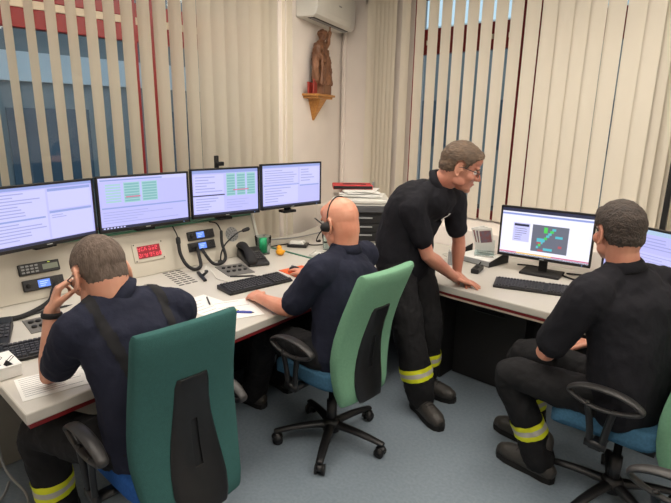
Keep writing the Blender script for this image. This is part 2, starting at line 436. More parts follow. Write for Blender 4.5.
# ================================================================ CONSOLE DESK (left)
CY0, CY1 = 0.445, 2.60
def fx(y): return -1.845 - (y-0.5)*0.085      # front edge x at y
cd = thing('dispatch_console', 'long cream dispatch console desk with red edge strip and sloped instrument panel', 'desk', (-2.5, 1.5, 0))
def cpart(name, mb, m, **k): return part(name, base_at(mb, (-2.5, 1.5, 0)), m, cd, **k)
top = MB().prism([(fx(CY0), CY0), (fx(CY1), CY1), (-3.08, CY1), (-3.08, CY0)], 0.705, 0.75)
cpart('worktop', top, M_desk, bevel=0.006)
cpart('edge_strip', MB().prism([(fx(CY0)-0.005, CY0+0.01), (fx(CY1)-0.005, CY1), (fx(CY1)-0.035, CY1), (fx(CY0)-0.035, CY0+0.01)], 0.688, 0.705), M_redstrip, label='dark red strip')
cpart('underframe', MB().prism([(fx(CY0)-0.12, CY0+0.10), (fx(CY1)-0.12, CY1-0.02), (-3.0, CY1-0.02), (-3.0, CY0+0.10)], 0.655, 0.706), M_edge)
pn = MB().extrude([(-3.05, CY0, 0.752), (-3.14, CY0, 1.03), (-3.30, CY0, 1.03), (-3.30, CY0, 0.0), (-3.08, CY0, 0.0), (-3.08, CY0, 0.752)], (0, 2.0, 0))
cpart('instrument_panel', pn, M_panel, bevel=0.004)
cpart('panel_top', MB().box((-3.215, CY0+1.0, 1.037), (0.16, 2.0, 0.012)), M_greentrim, label='green panel top')
cpart('end_plate', MB().extrude([(-3.03, CY0+2.0, 0.752), (-3.13, CY0+2.0, 1.05), (-3.31, CY0+2.0, 1.05), (-3.31, CY0+2.0, 0.752)], (0, 0.02, 0)), M_light)
cpart('end_trim', MB().prism([(fx(CY1), CY1), (fx(CY1), CY1+0.012), (-3.08, CY1+0.012), (-3.08, CY1)], 0.70, 0.757), M_greentrim, label='green end trim')
cpart('modesty_panel', MB().box((-2.78, 0.90, 0.33), (0.03, 0.86, 0.64)), M_grey)
cpart('modesty_panel', MB().box((-2.78, 1.95, 0.33), (0.03, 1.1, 0.64)), M_dark, label='rear panel coloured dark for under-desk shade')  # same panel continued; knee-space shade is put into its dark colour
cpart('support_leg', MB().box((-2.45, 2.52, 0.33), (0.85, 0.04, 0.655)), M_dark)
cpart('support_leg', MB().box((-2.45, 1.36, 0.33), (0.6, 0.03, 0.655)), M_dark)
PT = V((-0.09, 0, 0.278)).normalized()          # up the panel face
PN = V((PT.z, 0, -PT.x))                       # out of the panel face (towards the operators)
def panel_pt(y, s, off=0.0): return V((-3.05, y, 0.752)) + PT*s + PN*off
PR = Matrix((V((0, 1, 0)), PT, PN)).transposed()  # local x -> +y, y -> up panel, z -> out
PR4 = PR.to_4x4()
def grille(y, s):
    mb = MB()
    for r in (0.012, 0.024, 0.036, 0.048):
        n = int(r*260)
        for k in range(n):
            a = 2*math.pi*k/n; mb.ell((r*math.cos(a), r*math.sin(a), 0.001), (0.0038, 0.0038, 0.0012), nu=6, nv=4)
    mb.lathe([(0.056, -0.002), (0.056, 0.0008), (0.0, 0.0012)], n=24, mi=1)
    M = Matrix.Translation(panel_pt(y, s)-V((-2.5, 1.5, 0))) @ PR4
    part('speaker_grille', mb.xf(M), [M_gunm, M_panel if False else M_greyp], cd, smooth=False)
grille(0.62, 0.07); grille(2.24, 0.17)
vs = MB()
for c in range(3):
    for r in range(8): vs.box((-3.03+r*0.042, 1.645+c*0.046-r*0.008, 0.7505), (0.014, 0.034, 0.002))
cpart('vent_slots', vs, M_black, kind='stuff', label='black vent slots')
# button plates let into the worktop
def plate(cx, cy, a, cols=4, s=1.0):
    rot = Matrix.Rotation(a, 3, 'Z')
    p = cpart('button_plate', MB().box((cx, cy, 0.752), (0.25*s, 0.19*s, 0.006), rot=rot), mat('plate_grey', (104, 102, 98), 0.5, var=0.06), bevel=0.002)
    for c in range(cols):
        for r in range(2):
            d = rot @ V((-0.05+r*0.09, -0.06+c*0.04, 0))
            q = part('button', base_at(MB().lathe([(0.013, 0), (0.013, 0.009), (0.010, 0.012), (0, 0.012)], (cx+d.x*s, cy+d.y*s, 0.754), n=10), (-2.5, 1.5, 0)), M_black, p, smooth=True)
plate(-2.78, 2.02, -0.25); plate(-2.66, 0.78, -0.1, cols=3, s=0.8)

# ---- panel instruments
def on_panel(y, s): 
    return Matrix.Translation(panel_pt(y, s)) @ PR4
def place(o, M): o.matrix_world = M; return o
def bars(mb, x0, x1, y0, y1, z, rows, mi, lo=0.3, hi=1.0, th=0.45):
    h = (y1-y0)/rows
    for r in range(rows):
        w = (x1-x0)*random.uniform(lo, hi); yy = y1-(r+0.5)*h
        mb.box(((x0+x0+w)/2, yy, z), (w, h*th, 0.0008), mi)
def radio(label, y, s, kind):
    t = thing('radio_unit', label, 'radio', group=None)
    t.matrix_world = on_panel(y, s)
    part('body', MB().box((0, 0, 0.008), (0.21, 0.062, 0.022)), M_black, t, bevel=0.004)
    if kind == 'keypad':
        part('display', MB().box((0.055, 0.0, 0.0195), (0.08, 0.03, 0.002)), mat('lcd_grey', (120, 128, 112), 0.3, var=0.05), t)
        for r in range(3):
            for c in range(4): part('key', MB().box((-0.085+c*0.023, -0.017+r*0.017, 0.0205), (0.016, 0.010, 0.004)), M_greyp, t, bevel=0.001)
        part('indicator', MB().box((0.05, 0.024, 0.0195), (0.012, 0.005, 0.002)), emit('led_yellow', (200, 220, 60), 0.9), t)
    else:
        d = MB().box((0.0 if kind == 'blue' else -0.01, 0, 0.0195), (0.062, 0.042, 0.002)); dx = 0.0 if kind == 'blue' else -0.01
        for r in range(3): d.box((dx-0.004*r, 0.010-r*0.011, 0.0208), (0.045-0.01*r, 0.004, 0.0006), 1)
        part('display', d, [emit('lcd_blue', (96, 140, 246), 1.0), emit('lcd_blue_text', (190, 215, 255), 1.0)], t, label='lit blue display')
        for r in range(2):
            for c in (0, 1, 2): part('key', MB().box((0.05+c*0.02, -0.012+r*0.024, 0.0205), (0.013, 0.011, 0.004)), M_gunm, t, bevel=0.001)
        part('knob', MB().lathe([(0.013, 0.018), (0.012, 0.032), (0.0, 0.033)], (-0.08, 0.0, 0), n=14), M_blackm, t, smooth=True)
    return t
radio('black radio with grey keypad and dull display at the left end of the instrument panel', 0.92, 0.175, 'keypad')
radio('black radio with lit blue display directly below the keypad radio', 0.925, 0.085, 'blue')
radio('upper of two stacked radios with blue displays right of the red clock', 1.975, 0.205, 'blue2')
radio('lower of two stacked radios with blue displays right of the red clock', 1.965, 0.128, 'blue')
ck = thing('led_clock', 'red lit digital clock in a square cream plate on the panel', 'clock'); ck.matrix_world = on_panel(1.575, 0.155)
part('plate', MB().box((0, 0, 0.003), (0.215, 0.125, 0.008)), M_panel, ck, bevel=0.002)
part('screen', MB().box((0, 0, 0.008), (0.155, 0.08, 0.004)), emit('led_back', (150, 14, 32), 0.85), ck, label='red display')
sg = MB()
for r in range(2):
    for c in range(6 if r == 0 else 7):
        x = -0.068+c*0.0225+ (0.006 if c > 2 else 0); yy = 0.02-r*0.04
        for dx, dy, w, h in ((0, 0.011, 0.011, 0.003), (0, 0, 0.011, 0.003), (0, -0.011, 0.011, 0.003), (-0.006, 0.0055, 0.003, 0.010), (0.006, 0.0055, 0.003, 0.010), (-0.006, -0.0055, 0.003, 0.010), (0.006, -0.0055, 0.003, 0.010)):
            if random.random() < 0.75: sg.box((x+dx, yy+dy, 0.0106), (w, h, 0.0008))
part('digits', sg, emit('led_digit', (255, 80, 96), 1.2), ck, kind='stuff')
for sx in (-1, 1):
    for sy in (-1, 1): part('screw', MB().lathe([(0.005, 0.006), (0.004, 0.009), (0, 0.009)], (sx*0.095, sy*0.053, 0), n=8), M_gunm, ck)

# handset cords
def cord(label, pts, r, cat='cord', name='handset_cord', m=None):
    loc = V(pts[0]); mb = MB().tube([V(p)-loc for p in pts], r, n=10, sub=8)
    o = part(name, mb, m or M_blackm, None, smooth=True); o.location = loc
    return tag(o, label, cat)
hs = thing('radio_handset_hose', 'thick black U-shaped hose hanging left of the two stacked radios', 'cord', panel_pt(1.78, 0.2, 0.05))
def hp(o, pts, r, name, **k):
    l = o.location
    return part(name, MB().tube([V(p)-l for p in pts], r, n=10, sub=8), M_blackm, o, smooth=True, **k)
hp(hs, [panel_pt(1.77, 0.29, 0.02), panel_pt(1.775, 0.235, 0.04), panel_pt(1.775, 0.20, 0.045)], 0.004, 'lead')
hp(hs, [panel_pt(1.775, 0.20, 0.045), panel_pt(1.772, 0.175, 0.045)], 0.016, 'collar')
hp(hs, [panel_pt(1.772, 0.175, 0.045), panel_pt(1.765, 0.10, 0.05), V((-2.965, 1.765, 0.80)), V((-2.93, 1.80, 0.768)), V((-2.95, 1.865, 0.775)), panel_pt(1.90, 0.08, 0.05), panel_pt(1.915, 0.118, 0.028)], 0.012, 'hose')
hs2 = thing('radio_handset_hose', 'thick black hose looping down right of the two stacked radios', 'cord', panel_pt(2.1, 0.2, 0.05))
hp(hs2, [panel_pt(2.06, 0.285, 0.02), panel_pt(2.10, 0.262, 0.045), panel_pt(2.12, 0.2, 0.05)], 0.005, 'lead')
hp(hs2, [panel_pt(2.12, 0.2, 0.05), panel_pt(2.105, 0.12, 0.05), V((-2.95, 2.07, 0.80)), V((-2.92, 2.01, 0.770)), V((-2.94, 1.955, 0.778)), panel_pt(1.945, 0.075, 0.05), panel_pt(1.955, 0.10, 0.024)], 0.011, 'hose')
hs3 = thing('radio_handset_hose', 'thick black hose curving from the left blue-display radio to the left desk end', 'cord', panel_pt(0.8, 0.1, 0.05))
hp(hs3, [panel_pt(0.985, 0.07, 0.028), panel_pt(0.95, 0.03, 0.05), V((-2.92, 0.90, 0.775)), V((-2.84, 0.80, 0.766)), V((-2.80, 0.70, 0.764)), V((-2.84, 0.60, 0.766)), V((-2.92, 0.52, 0.766))], 0.013, 'hose')
hp(hs3, [V((-2.945, 0.93, 0.80)), V((-2.93, 0.935, 0.765))], 0.009, 'plug')
gm = thing('gooseneck_microphone', 'thin black gooseneck microphone standing on the console by the phone', 'microphone', (-3.0, 2.06, 0.75))
part('base', MB().lathe([(0.022, 0.0), (0.02, 0.012), (0.007, 0.02), (0, 0.02)], n=16), M_black, gm, smooth=True)
part('stem', MB().tube([(0, 0, 0.015), (0.0, 0.01, 0.07), (-0.01, 0.06, 0.13), (-0.01, 0.16, 0.19), (0.0, 0.215, 0.205)], 0.0055, n=8, sub=8), M_blackm, gm, smooth=True)
part('head', MB().tube([(0, 0.21, 0.204), (0.0, 0.25, 0.210)], [0.013, 0.015], n=12), M_blackm, gm, smooth=True)

# ---- monitors
E_bg = emit('screen_lavender', (188, 188, 248), 0.92); E_lt = emit('screen_pale', (198, 198, 247), 0.95); E_tx = emit('screen_text', (160, 164, 220), 0.9)
E_tb = emit('screen_toolbar', (150, 165, 225), 0.85); E_gr = emit('screen_green', (165, 205, 210), 0.9); E_gd = emit('screen_teal', (130, 185, 190), 0.85); E_rd = emit('screen_red', (215, 120, 150), 0.85)
E_dk = emit('screen_task', (50, 55, 85), 0.7); E_map = emit('screen_map', (112, 116, 132), 0.8); E_mg = emit('map_green', (80, 210, 90), 0.9); E_mc = emit('map_cyan', (90, 190, 205), 0.9); E_wh = emit('screen_white', (232, 232, 250), 1.0); E_mr = emit('map_red', (190, 90, 100), 0.8); E_or = emit('screen_orange', (240, 200, 110), 0.9)
SCM = [E_bg, E_lt, E_tx, E_tb, E_gr, E_gd, E_rd, E_dk, E_map, E_mg, E_mc, E_wh, E_mr, E_or]
W_, H_ = 0.60, 0.34
def content(kind):
    """flat screen picture, local x right, z up, facing -y; built as tiles of one screen"""
    mb = MB()
    sw, sh = W_-0.026, H_-0.03
    def q(x0, x1, z0, z1, mi, lay=1):   # fractions of the screen, origin lower left
        X0, X1 = -sw/2+sw*x0, -sw/2+sw*x1; Z0, Z1 = -sh/2+sh*z0, -sh/2+sh*z1; yy = -0.0005*lay
        mb.add([(X0, yy, Z0), (X1, yy, Z0), (X1, yy, Z1), (X0, yy, Z1)], [(0, 1, 2, 3)], mi)
    def lines(x0, x1, z0, z1, n, mi, lay=2, th=0.35, lo=0.4):
        h = (z1-z0)/n
        for r in range(n):
            zz = z1-(r+0.5)*h; q(x0, x0+(x1-x0)*random.uniform(lo, 1), zz-h*th/2, zz+h*th/2, mi, lay)
    q(0, 1, 0, 1, 0, 0)
    if kind == 'text':
        q(0, 1, 0.95, 1, 3); q(0, 0.52, 0.06, 0.93, 1); lines(0.02, 0.50, 0.50, 0.92, 8, 2, 2); lines(0.02, 0.5, 0.1, 0.42, 6, 2, 2)
        q(0.02, 0.5, 0.44, 0.47, 3, 2); q(0.54, 0.98, 0.56, 0.9, 1); q(0.54, 0.98, 0.88, 0.93, 3, 2); q(0.54, 0.98, 0.06, 0.5, 1); q(0.54, 0.98, 0.5, 0.54, 3, 2); lines(0.56, 0.8, 0.4, 0.48, 2, 2)
        q(0, 1, 0, 0.045, 7)
    elif kind == 'blocks':
        q(0, 1, 0.93, 1, 1); q(0.02, 0.7, 0.94, 0.97, 3, 2)
        for c in range(3):
            x = 0.06+c*0.2; q(x, x+0.18, 0.5, 0.9, 4 if c else 0)
            for r in range(7): q(x+0.01, x+0.17, 0.52+r*0.054, 0.555+r*0.054, 5 if c else 4, 2)
        q(0.28, 0.44, 0.60, 0.625, 6, 3); q(0.02, 0.98, 0.40, 0.43, 3); lines(0.03, 0.9, 0.1, 0.36, 5, 2, 2, 0.25); q(0, 1, 0, 0.05, 7); 
        for c in range(7): q(0.02+c*0.035, 0.04+c*0.035, 0.012, 0.038, 1, 2)
    elif kind == 'half':
        q(0, 1, 0.93, 1, 3); q(0.02, 0.46, 0.47, 0.9, 1); lines(0.04, 0.44, 0.5, 0.88, 6, 2, 2); q(0.02, 0.46, 0.08, 0.42, 1); lines(0.04, 0.4, 0.1, 0.4, 5, 2, 2); q(0, 0.47, 0.43, 0.455, 7, 2)
        for c in range(3):
            x = 0.5+c*0.16; q(x, x+0.14, 0.40, 0.92, 4)
            for r in range(8): q(x+0.01, x+0.13, 0.42+r*0.06, 0.46+r*0.06, 5, 2)
        q(0.6, 0.85, 0.52, 0.545, 6, 3); q(0.5, 0.97, 0.06, 0.36, 0); lines(0.5, 0.9, 0.1, 0.34, 4, 2, 2, 0.2); q(0, 1, 0, 0.04, 7)
    elif kind == 'forms':
        q(0, 1, 0.94, 1, 3); q(0.02, 0.60, 0.55, 0.92, 1); lines(0.04, 0.58, 0.56, 0.9, 6, 2, 2); q(0.02, 0.6, 0.08, 0.5, 1); lines(0.04, 0.55, 0.1, 0.48, 6, 2, 2); q(0.02, 0.62, 0.51, 0.53, 3, 2)
        q(0.63, 0.98, 0.5, 0.92, 1); lines(0.65, 0.9, 0.56, 0.9, 5, 2, 2); q(0.63, 0.98, 0.08, 0.46, 0); q(0.63, 0.98, 0.46, 0.49, 3, 2); q(0, 1, 0, 0.04, 7)
    elif kind == 'map':
        q(0, 1, 0, 1, 11); q(0, 1, 0.93, 1, 7, 2); q(0, 1, 0.86, 0.90, 3, 2); q(0.0, 1, 0.03, 0.06, 6, 2); q(0.2, 0.6, 0.03, 0.06, 13, 3)
        q(0.14, 0.33, 0.3, 0.70, 1, 2); q(0.15, 0.32, 0.63, 0.68, 7, 3); lines(0.16, 0.3, 0.32, 0.60, 6, 7, 3, 0.18)
        q(0.36, 0.76, 0.13, 0.70, 8, 2)
        cx = 0.50
        for r in range(9): q(0.42+r*0.020, 0.445+r*0.022, 0.20+r*0.05, 0.25+r*0.05, (10, 9, 10)[r % 3], 3)
        q(0.49, 0.53, 0.54, 0.66, 9, 4); q(0.42, 0.5, 0.34, 0.42, 10, 4); q(0.5, 0.6, 0.17, 0.22, 10, 4); q(0.42, 0.47, 0.3, 0.34, 12, 5); q(0.62, 0.70, 0.45, 0.5, 10, 3); q(0.44, 0.5, 0.14, 0.18, 12, 4); q(0.66, 0.7, 0.25, 0.3, 12, 3)
        q(0, 1, 0, 0.025, 7)
    elif kind == 'plan':
        q(0, 1, 0, 1, 0); q(0, 1, 0.92, 1, 4); q(0.02, 0.25, 0.72, 0.88, 9, 1); q(0.05, 0.22, 0.74, 0.84, 13, 2); lines(0.3, 0.95, 0.65, 0.88, 4, 2, 2); q(0.02, 0.98, 0.1, 0.58, 1); lines(0.04, 0.9, 0.14, 0.56, 8, 2, 2, 0.25); q(0, 1, 0, 0.04, 7)
    return mb
def monitor(label, kind, loc, rz, stand):
    """local: screen faces -y"""
    t = thing('monitor', label, 'monitor', loc, rz)
    zc = stand + H_/2
    b = MB().box((0, 0.012, zc), (W_, 0.022, H_)); part('housing', b, M_black, t, bevel=0.004)
    fr = MB(); fr.box((0, -0.002, zc+H_/2-0.006), (W_, 0.008, 0.012)); fr.box((0, -0.002, zc-H_/2+0.009), (W_, 0.008, 0.018))
    for s in (-1, 1): fr.box((s*(W_/2-0.0065), -0.002, zc), (0.013, 0.008, H_))
    part('bezel', fr, M_black, t, bevel=0.0015)
    sc = content(kind).xf(Matrix.Translation((0, -0.0005, zc+0.003))); part('screen', sc, SCM, t, label='lit screen')
    part('maker_badge', MB().box((0, -0.0068, zc-H_/2+0.009), (0.03, 0.001, 0.006)), M_greyp, t)
    bk = MB().box((0, 0.04, zc), (0.32, 0.035, 0.2)); part('rear_cover', bk, M_black, t, bevel=0.01)
    part('neck', MB().box((0, 0.065, (zc)/2), (0.055, 0.022, zc)), M_blackm, t, bevel=0.003)
    if stand > 0.08: part('foot', MB().box((0, 0.05, 0.008), (0.26, 0.19, 0.016)), M_blackm, t, bevel=0.005)
    else: part('clamp', MB().box((0, 0.065, 0.01), (0.12, 0.08, 0.02)), M_blackm, t, bevel=0.003)
    part('standby_light', MB().box((W_/2-0.05, -0.0068, zc-H_/2+0.009), (0.006, 0.001, 0.004)), emit('led_blue', (150, 190, 255), 1.0), t)
    return t
def mon_left(label, kind, pa, pb, zb):
    pa, pb = V(pa), V(pb); mid = (pa+pb)/2; d = pb-pa; a = math.atan2(d.y, d.x)
    m = monitor(label, kind, (mid.x, mid.y, 1.043), a, zb-1.043); m.scale = (d.length/W_, 1, 1)
mon_left('leftmost monitor on the console, cut by the picture edge, with text windows', 'text', (-2.92, 0.66), (-3.06, 1.245), 1.062)
mon_left('second console monitor from the left showing green blocks, behind the seated grey-haired man', 'blocks', (-3.075, 1.265), (-3.06, 1.87), 1.065)
mon_left('third console monitor from the left with green columns on its right half', 'half', (-3.065, 1.89), (-2.985, 2.41), 1.075)
mon_left('rightmost console monitor, nearest the room corner, with white form windows', 'forms', (-2.955, 2.405), (-2.90, 2.975), 1.09)

# ================================================================ OTHER DESKS
ct = thing('corner_table', 'white corner table holding the printer between the two desk runs', 'table', (-2.8, 3.3, 0))
part('tabletop', base_at(MB().prism([(-2.04, 2.615), (-1.86, 3.05), (-1.86, 3.75), (-3.55, 3.75), (-3.36, 3.2), (-3.36, 2.615)], 0.71, 0.748), (-2.8, 3.3, 0)), M_desk, ct, bevel=0.005)
part('side_panel', base_at(MB().box((-2.9, 2.65, 0.355), (0.8, 0.03, 0.71)), (-2.8, 3.3, 0)), M_dark, ct)
part('back_panel', base_at(MB().box((-2.7, 3.6, 0.355), (1.6, 0.03, 0.71)), (-2.8, 3.3, 0)), M_dark, ct)
part('leg', base_at(MB().box((-2.0, 3.0, 0.355), (0.06, 0.06, 0.71)), (-2.8, 3.3, 0)), M_dark, ct)
rd = thing('operator_desk', 'cream operator desk with red edge strip under the right window', 'desk', (-0.5, 3.3, 0))
def rpart(name, mb, m, **k): return part(name, base_at(mb, (-0.5, 3.3, 0)), m, rd, **k)
arc = [(-1.86+0.30*(1-math.sin(a)), 3.06-0.30*math.cos(a)+0.0) for a in np.linspace(0, math.pi/2, 7)][::-1]
arc = [(-1.86+0.30-0.30*math.cos(a), 3.05-0.30*math.sin(a)) for a in np.linspace(0, math.pi/2, 7)]
poly = arc + [(1.2, 2.75), (1.2, 3.75), (-1.855, 3.75)]
rpart('worktop', MB().prism(poly, 0.705, 0.75), M_desk, bevel=0.006)
poly2 = [(x+0.006, y+0.006) for x, y in arc] + [(1.19, 2.756), (1.19, 3.74), (-1.84, 3.74)]
rpart('edge_strip', MB().prism(poly2, 0.688, 0.705), M_redstrip, label='dark red strip')
rpart('underframe', MB().prism([(x+0.01, y+0.01) for x, y in arc] + [(1.19, 2.76), (1.19, 3.73), (-1.84, 3.73)], 0.674, 0.688), M_edge)
rpart('modesty_panel', MB().box((-0.3, 3.24, 0.33), (3.0, 0.03, 0.66)), M_dark)
rpart('side_panel', MB().box((-1.70, 3.30, 0.33), (0.03, 0.7, 0.66)), M_dark)
cb = rpart('cabinet', MB().box((-1.42, 3.16, 0.33), (0.50, 0.14, 0.65)), M_dark, bevel=0.004)
part('drawer_handle', base_at(MB().tube([(-1.52, 3.08, 0.52), (-1.32, 3.08, 0.52)], 0.008), (-0.5, 3.3, 0)), M_gunm, cb, smooth=True)

m5 = monitor('monitor with a map window on the right desk, between the standing and seated men', 'map', (-1.245, 3.42, 0.75), math.radians(8), 0.10); m5.scale = (1, 1, 1.03)
m6 = monitor('monitor at the right picture edge, half hidden by the seated man on the right', 'plan', (-0.60, 3.30, 0.75), math.radians(-24), 0.10)

def keyboard(label, loc, rz, m=M_black):
    t = thing('keyboard', label, 'keyboard', loc, rz)     # local: x along the keys, y away from the user
    b = MB().extrude([(-0.225, -0.08, 0.0), (-0.225, 0.08, 0.0), (-0.225, 0.08, 0.028), (-0.225, -0.08, 0.014)], (0.45, 0, 0)); part('body', b, m, t, bevel=0.003)
    k = MB()
    rot = Matrix.Rotation(math.atan2(0.014, 0.16), 3, 'X')
    for r in range(6):
        yy = -0.062+r*0.0225+(0.008 if r == 5 else 0); zz = 0.021+(yy+0.08)*0.0875-0.003
        x = -0.21
        while x < 0.205:
            w = 0.0165
            if r == 0 and -0.15 < x < 0.0: w = 0.10
            if not (0.068 < x < 0.082 or 0.135 < x < 0.146): k.box((x+w/2, yy, zz), (w, 0.017, 0.009), rot=rot, taper=0.85)
            x += w+0.0025
    part('keys', k, M_key, t, kind='stuff')
    return t
keyboard('black keyboard under the left hand of the bald man with headset', (-2.415, 1.91, 0.751), math.radians(90-6))
keyboard('black keyboard on the right desk in front of the map monitor', (-1.165, 3.09, 0.751), math.radians(19))
keyboard('black keyboard by the elbow of the grey-haired man at left', (-2.34, 0.74, 0.751), math.radians(80))

# phone
def phone(label, loc, rz, sc=1.0):
    t = thing('desk_phone', label, 'phone', loc, rz); t.scale = (sc, sc, sc)       # local x = long axis
    part('base', MB().extrude([(-0.13, -0.065, 0), (0.13, -0.065, 0), (0.13, -0.065, 0.020), (-0.13, -0.065, 0.060)], (0, 0.13, 0)), M_black, t, bevel=0.008)
    def on(x, y, h): return (x, y, 0.040-x*0.154+h)
    part('handset', MB().tube([on(-0.125, -0.04, 0.012), on(-0.09, -0.04, 0.028), on(0, -0.04, 0.04), on(0.09, -0.04, 0.028), on(0.125, -0.04, 0.012)], [(0.03, 0.018), (0.031, 0.022), (0.022, 0.015), (0.031, 0.022), (0.03, 0.018)], n=14, lat=(0, 1, 0), sub=6), M_blackm, t, smooth=True)
    part('display', MB().box(on(-0.085, 0.03, 0.001), (0.05, 0.07, 0.003), rot=Matrix.Rotation(0.2, 3, 'Y')), M_gunm, t)
    kp = MB()
    for r in range(4):
        for c in range(3): kp.box(on(-0.03+r*0.03, 0.012+c*0.02, 0.002), (0.02, 0.013, 0.006), rot=Matrix.Rotation(0.2, 3, 'Y'))
    part('keypad', kp, M_key, t, kind='stuff')
    return t
phone('black desk phone with handset right of the gooseneck microphone', (-2.87, 2.25, 0.751), math.radians(-22), 1.2)
phone('black telephone at the left picture edge on the console', (-2.62, 0.56, 0.751), math.radians(-20))

mp = part('mouse_pad', MB().box((0, 0, 0.003), (0.24, 0.20, 0.004)), M_orange, None, bevel=0.001); mp.location = (-2.43, 2.31, 0.7485); mp.rotation_euler = (0, 0, -0.1); tag(mp, 'orange mouse pad under the right hand of the bald man', 'mouse pad')
ms = thing('computer_mouse', 'black computer mouse on the orange pad', 'mouse', (-2.47, 2.295, 0.7535), math.radians(90))
part('shell', MB().ell((0, 0, 0.006), (0.030, 0.055, 0.026)).remesh('shell', M_black, 0.004, 2), M_black, ms)
part('wheel', MB().tube([(-0.004, 0.03, 0.028), (0.004, 0.03, 0.028)], 0.007), M_greyp, ms, smooth=True)

# papers
def paper(label, loc, rz, w=0.21, l=0.297, lines=10, name='paper_sheet', cat='paper', z=0.0012, group=None):
    mb = MB().box((0, 0, z/2), (w, l, z))
    for r in range(lines):
        ww = w*random.uniform(0.4, 0.85); mb.box((-w*0.45+ww/2, l*0.42-r*l*0.85/max(lines, 1), z+0.0002), (ww, l*0.012, 0.0003), 1)
    o = part(name, mb, [M_paper, M_print], None); o.location = loc; o.rotation_euler = (0, 0, rz)
    return tag(o, label, cat, group)
paper('white printed sheet at the front left corner of the console', (-2.02, 0.60, 0.7505), math.radians(82), 0.24, 0.20)
paper('white sheet under the forearm of the grey-haired man', (-2.12, 0.83, 0.752), math.radians(75), 0.21, 0.297)
paper('white sheet on the console left of the keyboard of the bald man', (-2.33, 1.49, 0.7505), math.radians(95), 0.21, 0.297, 6)
paper('loose white sheet overlapping the sheet beside the bald man', (-2.16, 1.58, 0.752), math.radians(70), 0.21, 0.28, 3)
paper('white sheet lying between the keyboard and the printer table', (-2.20, 2.32, 0.7505), math.radians(88), 0.16, 0.22, 0)
def pen(label, a, b, m, r=0.0045):
    a, b = V(a), V(b); t = thing('pen', label, 'pen', a)
    d = b-a; part('barrel', MB().tube([(0, 0, 0), d*0.85], r, n=8), m, t, smooth=True); part('tip', MB().tube([d*0.85, d], [r*0.8, 0.001], n=8), M_gunm, t, smooth=True)
    return t
pen('black pen on the white sheets beside the bald man', (-2.42, 1.56, 0.7575), (-2.30, 1.50, 0.7575), M_black)
pen('blue pen beside the yellow marker on the console edge', (-2.13, 1.52, 0.759), (-2.04, 1.60, 0.759), M_blue, 0.007)
pen('yellow-green marker on the papers by the teal chair top', (-2.17, 1.47, 0.759), (-2.12, 1.56, 0.759), M_hiviz, 0.008)
pen('black stylus in front of the button plate', (-2.66, 1.90, 0.7555), (-2.56, 2.03, 0.7555), M_black, 0.006)
pen('long black ruler pen above the left button plate', (-2.83, 0.78, 0.7555), (-2.83, 0.98, 0.7555), M_black, 0.006)
cl = thing('clip_microphone', 'small black clip with white lead left of the button plate', 'microphone', (-2.78, 1.76, 0.752))
part('body', MB().box((0, 0, 0.008), (0.20, 0.022, 0.014), rot=Matrix.Rotation(-0.35, 3, 'Z')), M_black, cl, bevel=0.004)
part('clip', MB().tube([(0.0, 0.01, 0.012), (0.01, 0.035, 0.035), (-0.02, 0.045, 0.03)], 0.009, n=8, sub=4), M_black, cl, smooth=True)
part('lead', MB().tube([(-0.02, 0.045, 0.03), (-0.06, 0.08, 0.05), (0.0, 0.09, 0.01), (0.10, 0.05, 0.004), (0.2, 0.06, 0.004)], 0.003, n=6, sub=6), M_light, cl, smooth=True)
bx = thing('paper_box', 'white paper box at the left picture edge with binder clips on top', 'box', (-2.24, 0.475, 0.752))
part('body', MB().box((0, 0, 0.022), (0.16, 0.12, 0.044)), M_paper, bx, bevel=0.002)
part('lid', MB().box((0, 0, 0.047), (0.164, 0.124, 0.006)), M_paper, bx, bevel=0.002)
for k in range(2):
    c = thing('binder_clip', ('left' if k == 0 else 'right')+' one of two black binder clips on the white paper box', 'clip', (-2.20+k*0.02, 0.46+k*0.035, 0.8025), 0.2, 'binder clips on the box')
    part('body', MB().extrude([(-0.012, -0.012, 0), (-0.012, 0.012, 0), (-0.012, 0.0, 0.016)], (0.024, 0, 0)), M_black, c)
    part('handle', MB().tube([(-0.008, 0, 0.014), (-0.008, 0.02, 0.028), (0.008, 0.02, 0.028), (0.008, 0, 0.014)], 0.0015, n=6), M_gunm, c, smooth=True)

# cup group at console end
cp = thing('clear_holder', 'clear plastic holder with green insert right of the desk phone', 'holder', (-2.985, 2.44, 0.751)); cp.scale = (1.15, 1.15, 1.15)
part('shell', MB().lathe([(0.045, 0), (0.055, 0.12), (0.052, 0.12), (0.042, 0.006), (0, 0.006)], n=20), cup_glass(), cp, smooth=True)
part('insert', MB().lathe([(0.026, 0.008), (0.026, 0.10), (0, 0.10)], n=16), M_green, cp, smooth=True, label='green insert')
og = thing('orange_toy', 'small yellow-orange plastic toy on the console end', 'toy', (-2.86, 2.50, 0.751))
ob_ = MB().ell((0, 0, 0.025), (0.04, 0.028, 0.025)).ell((-0.015, 0.005, 0.055), (0.022, 0.02, 0.02)).tube([(0.03, 0, 0.03), (0.055, 0.0, 0.045)], [0.015, 0.006])
part('body', ob_.remesh('body', M_yel, 0.004, 2), M_yel, og)
part('beak', MB().tube([(-0.03, 0.006, 0.053), (-0.046, 0.006, 0.05)], [(0.01, 0.005), (0.006, 0.003)], lat=(0, 1, 0)), M_orange, og, smooth=True)
gd = thing('cable_adapter', 'white adapter box with dark underside behind the orange toy', 'adapter', (-2.98, 2.80, 0.749))
part('base', MB().box((0, 0, 0.012), (0.16, 0.11, 0.024), rot=Matrix.Rotation(0.6, 3, 'Z')), M_black, gd, bevel=0.004)
part('cover', MB().box((-0.01, 0, 0.036), (0.13, 0.09, 0.024), rot=Matrix.Rotation(0.6, 3, 'Z'), taper=0.8), M_light, gd, bevel=0.005)
tr = thing('desk_tray', 'white tray with small dark clips beside the bald man', 'tray', (-2.62, 2.74, 0.749), 0.5)
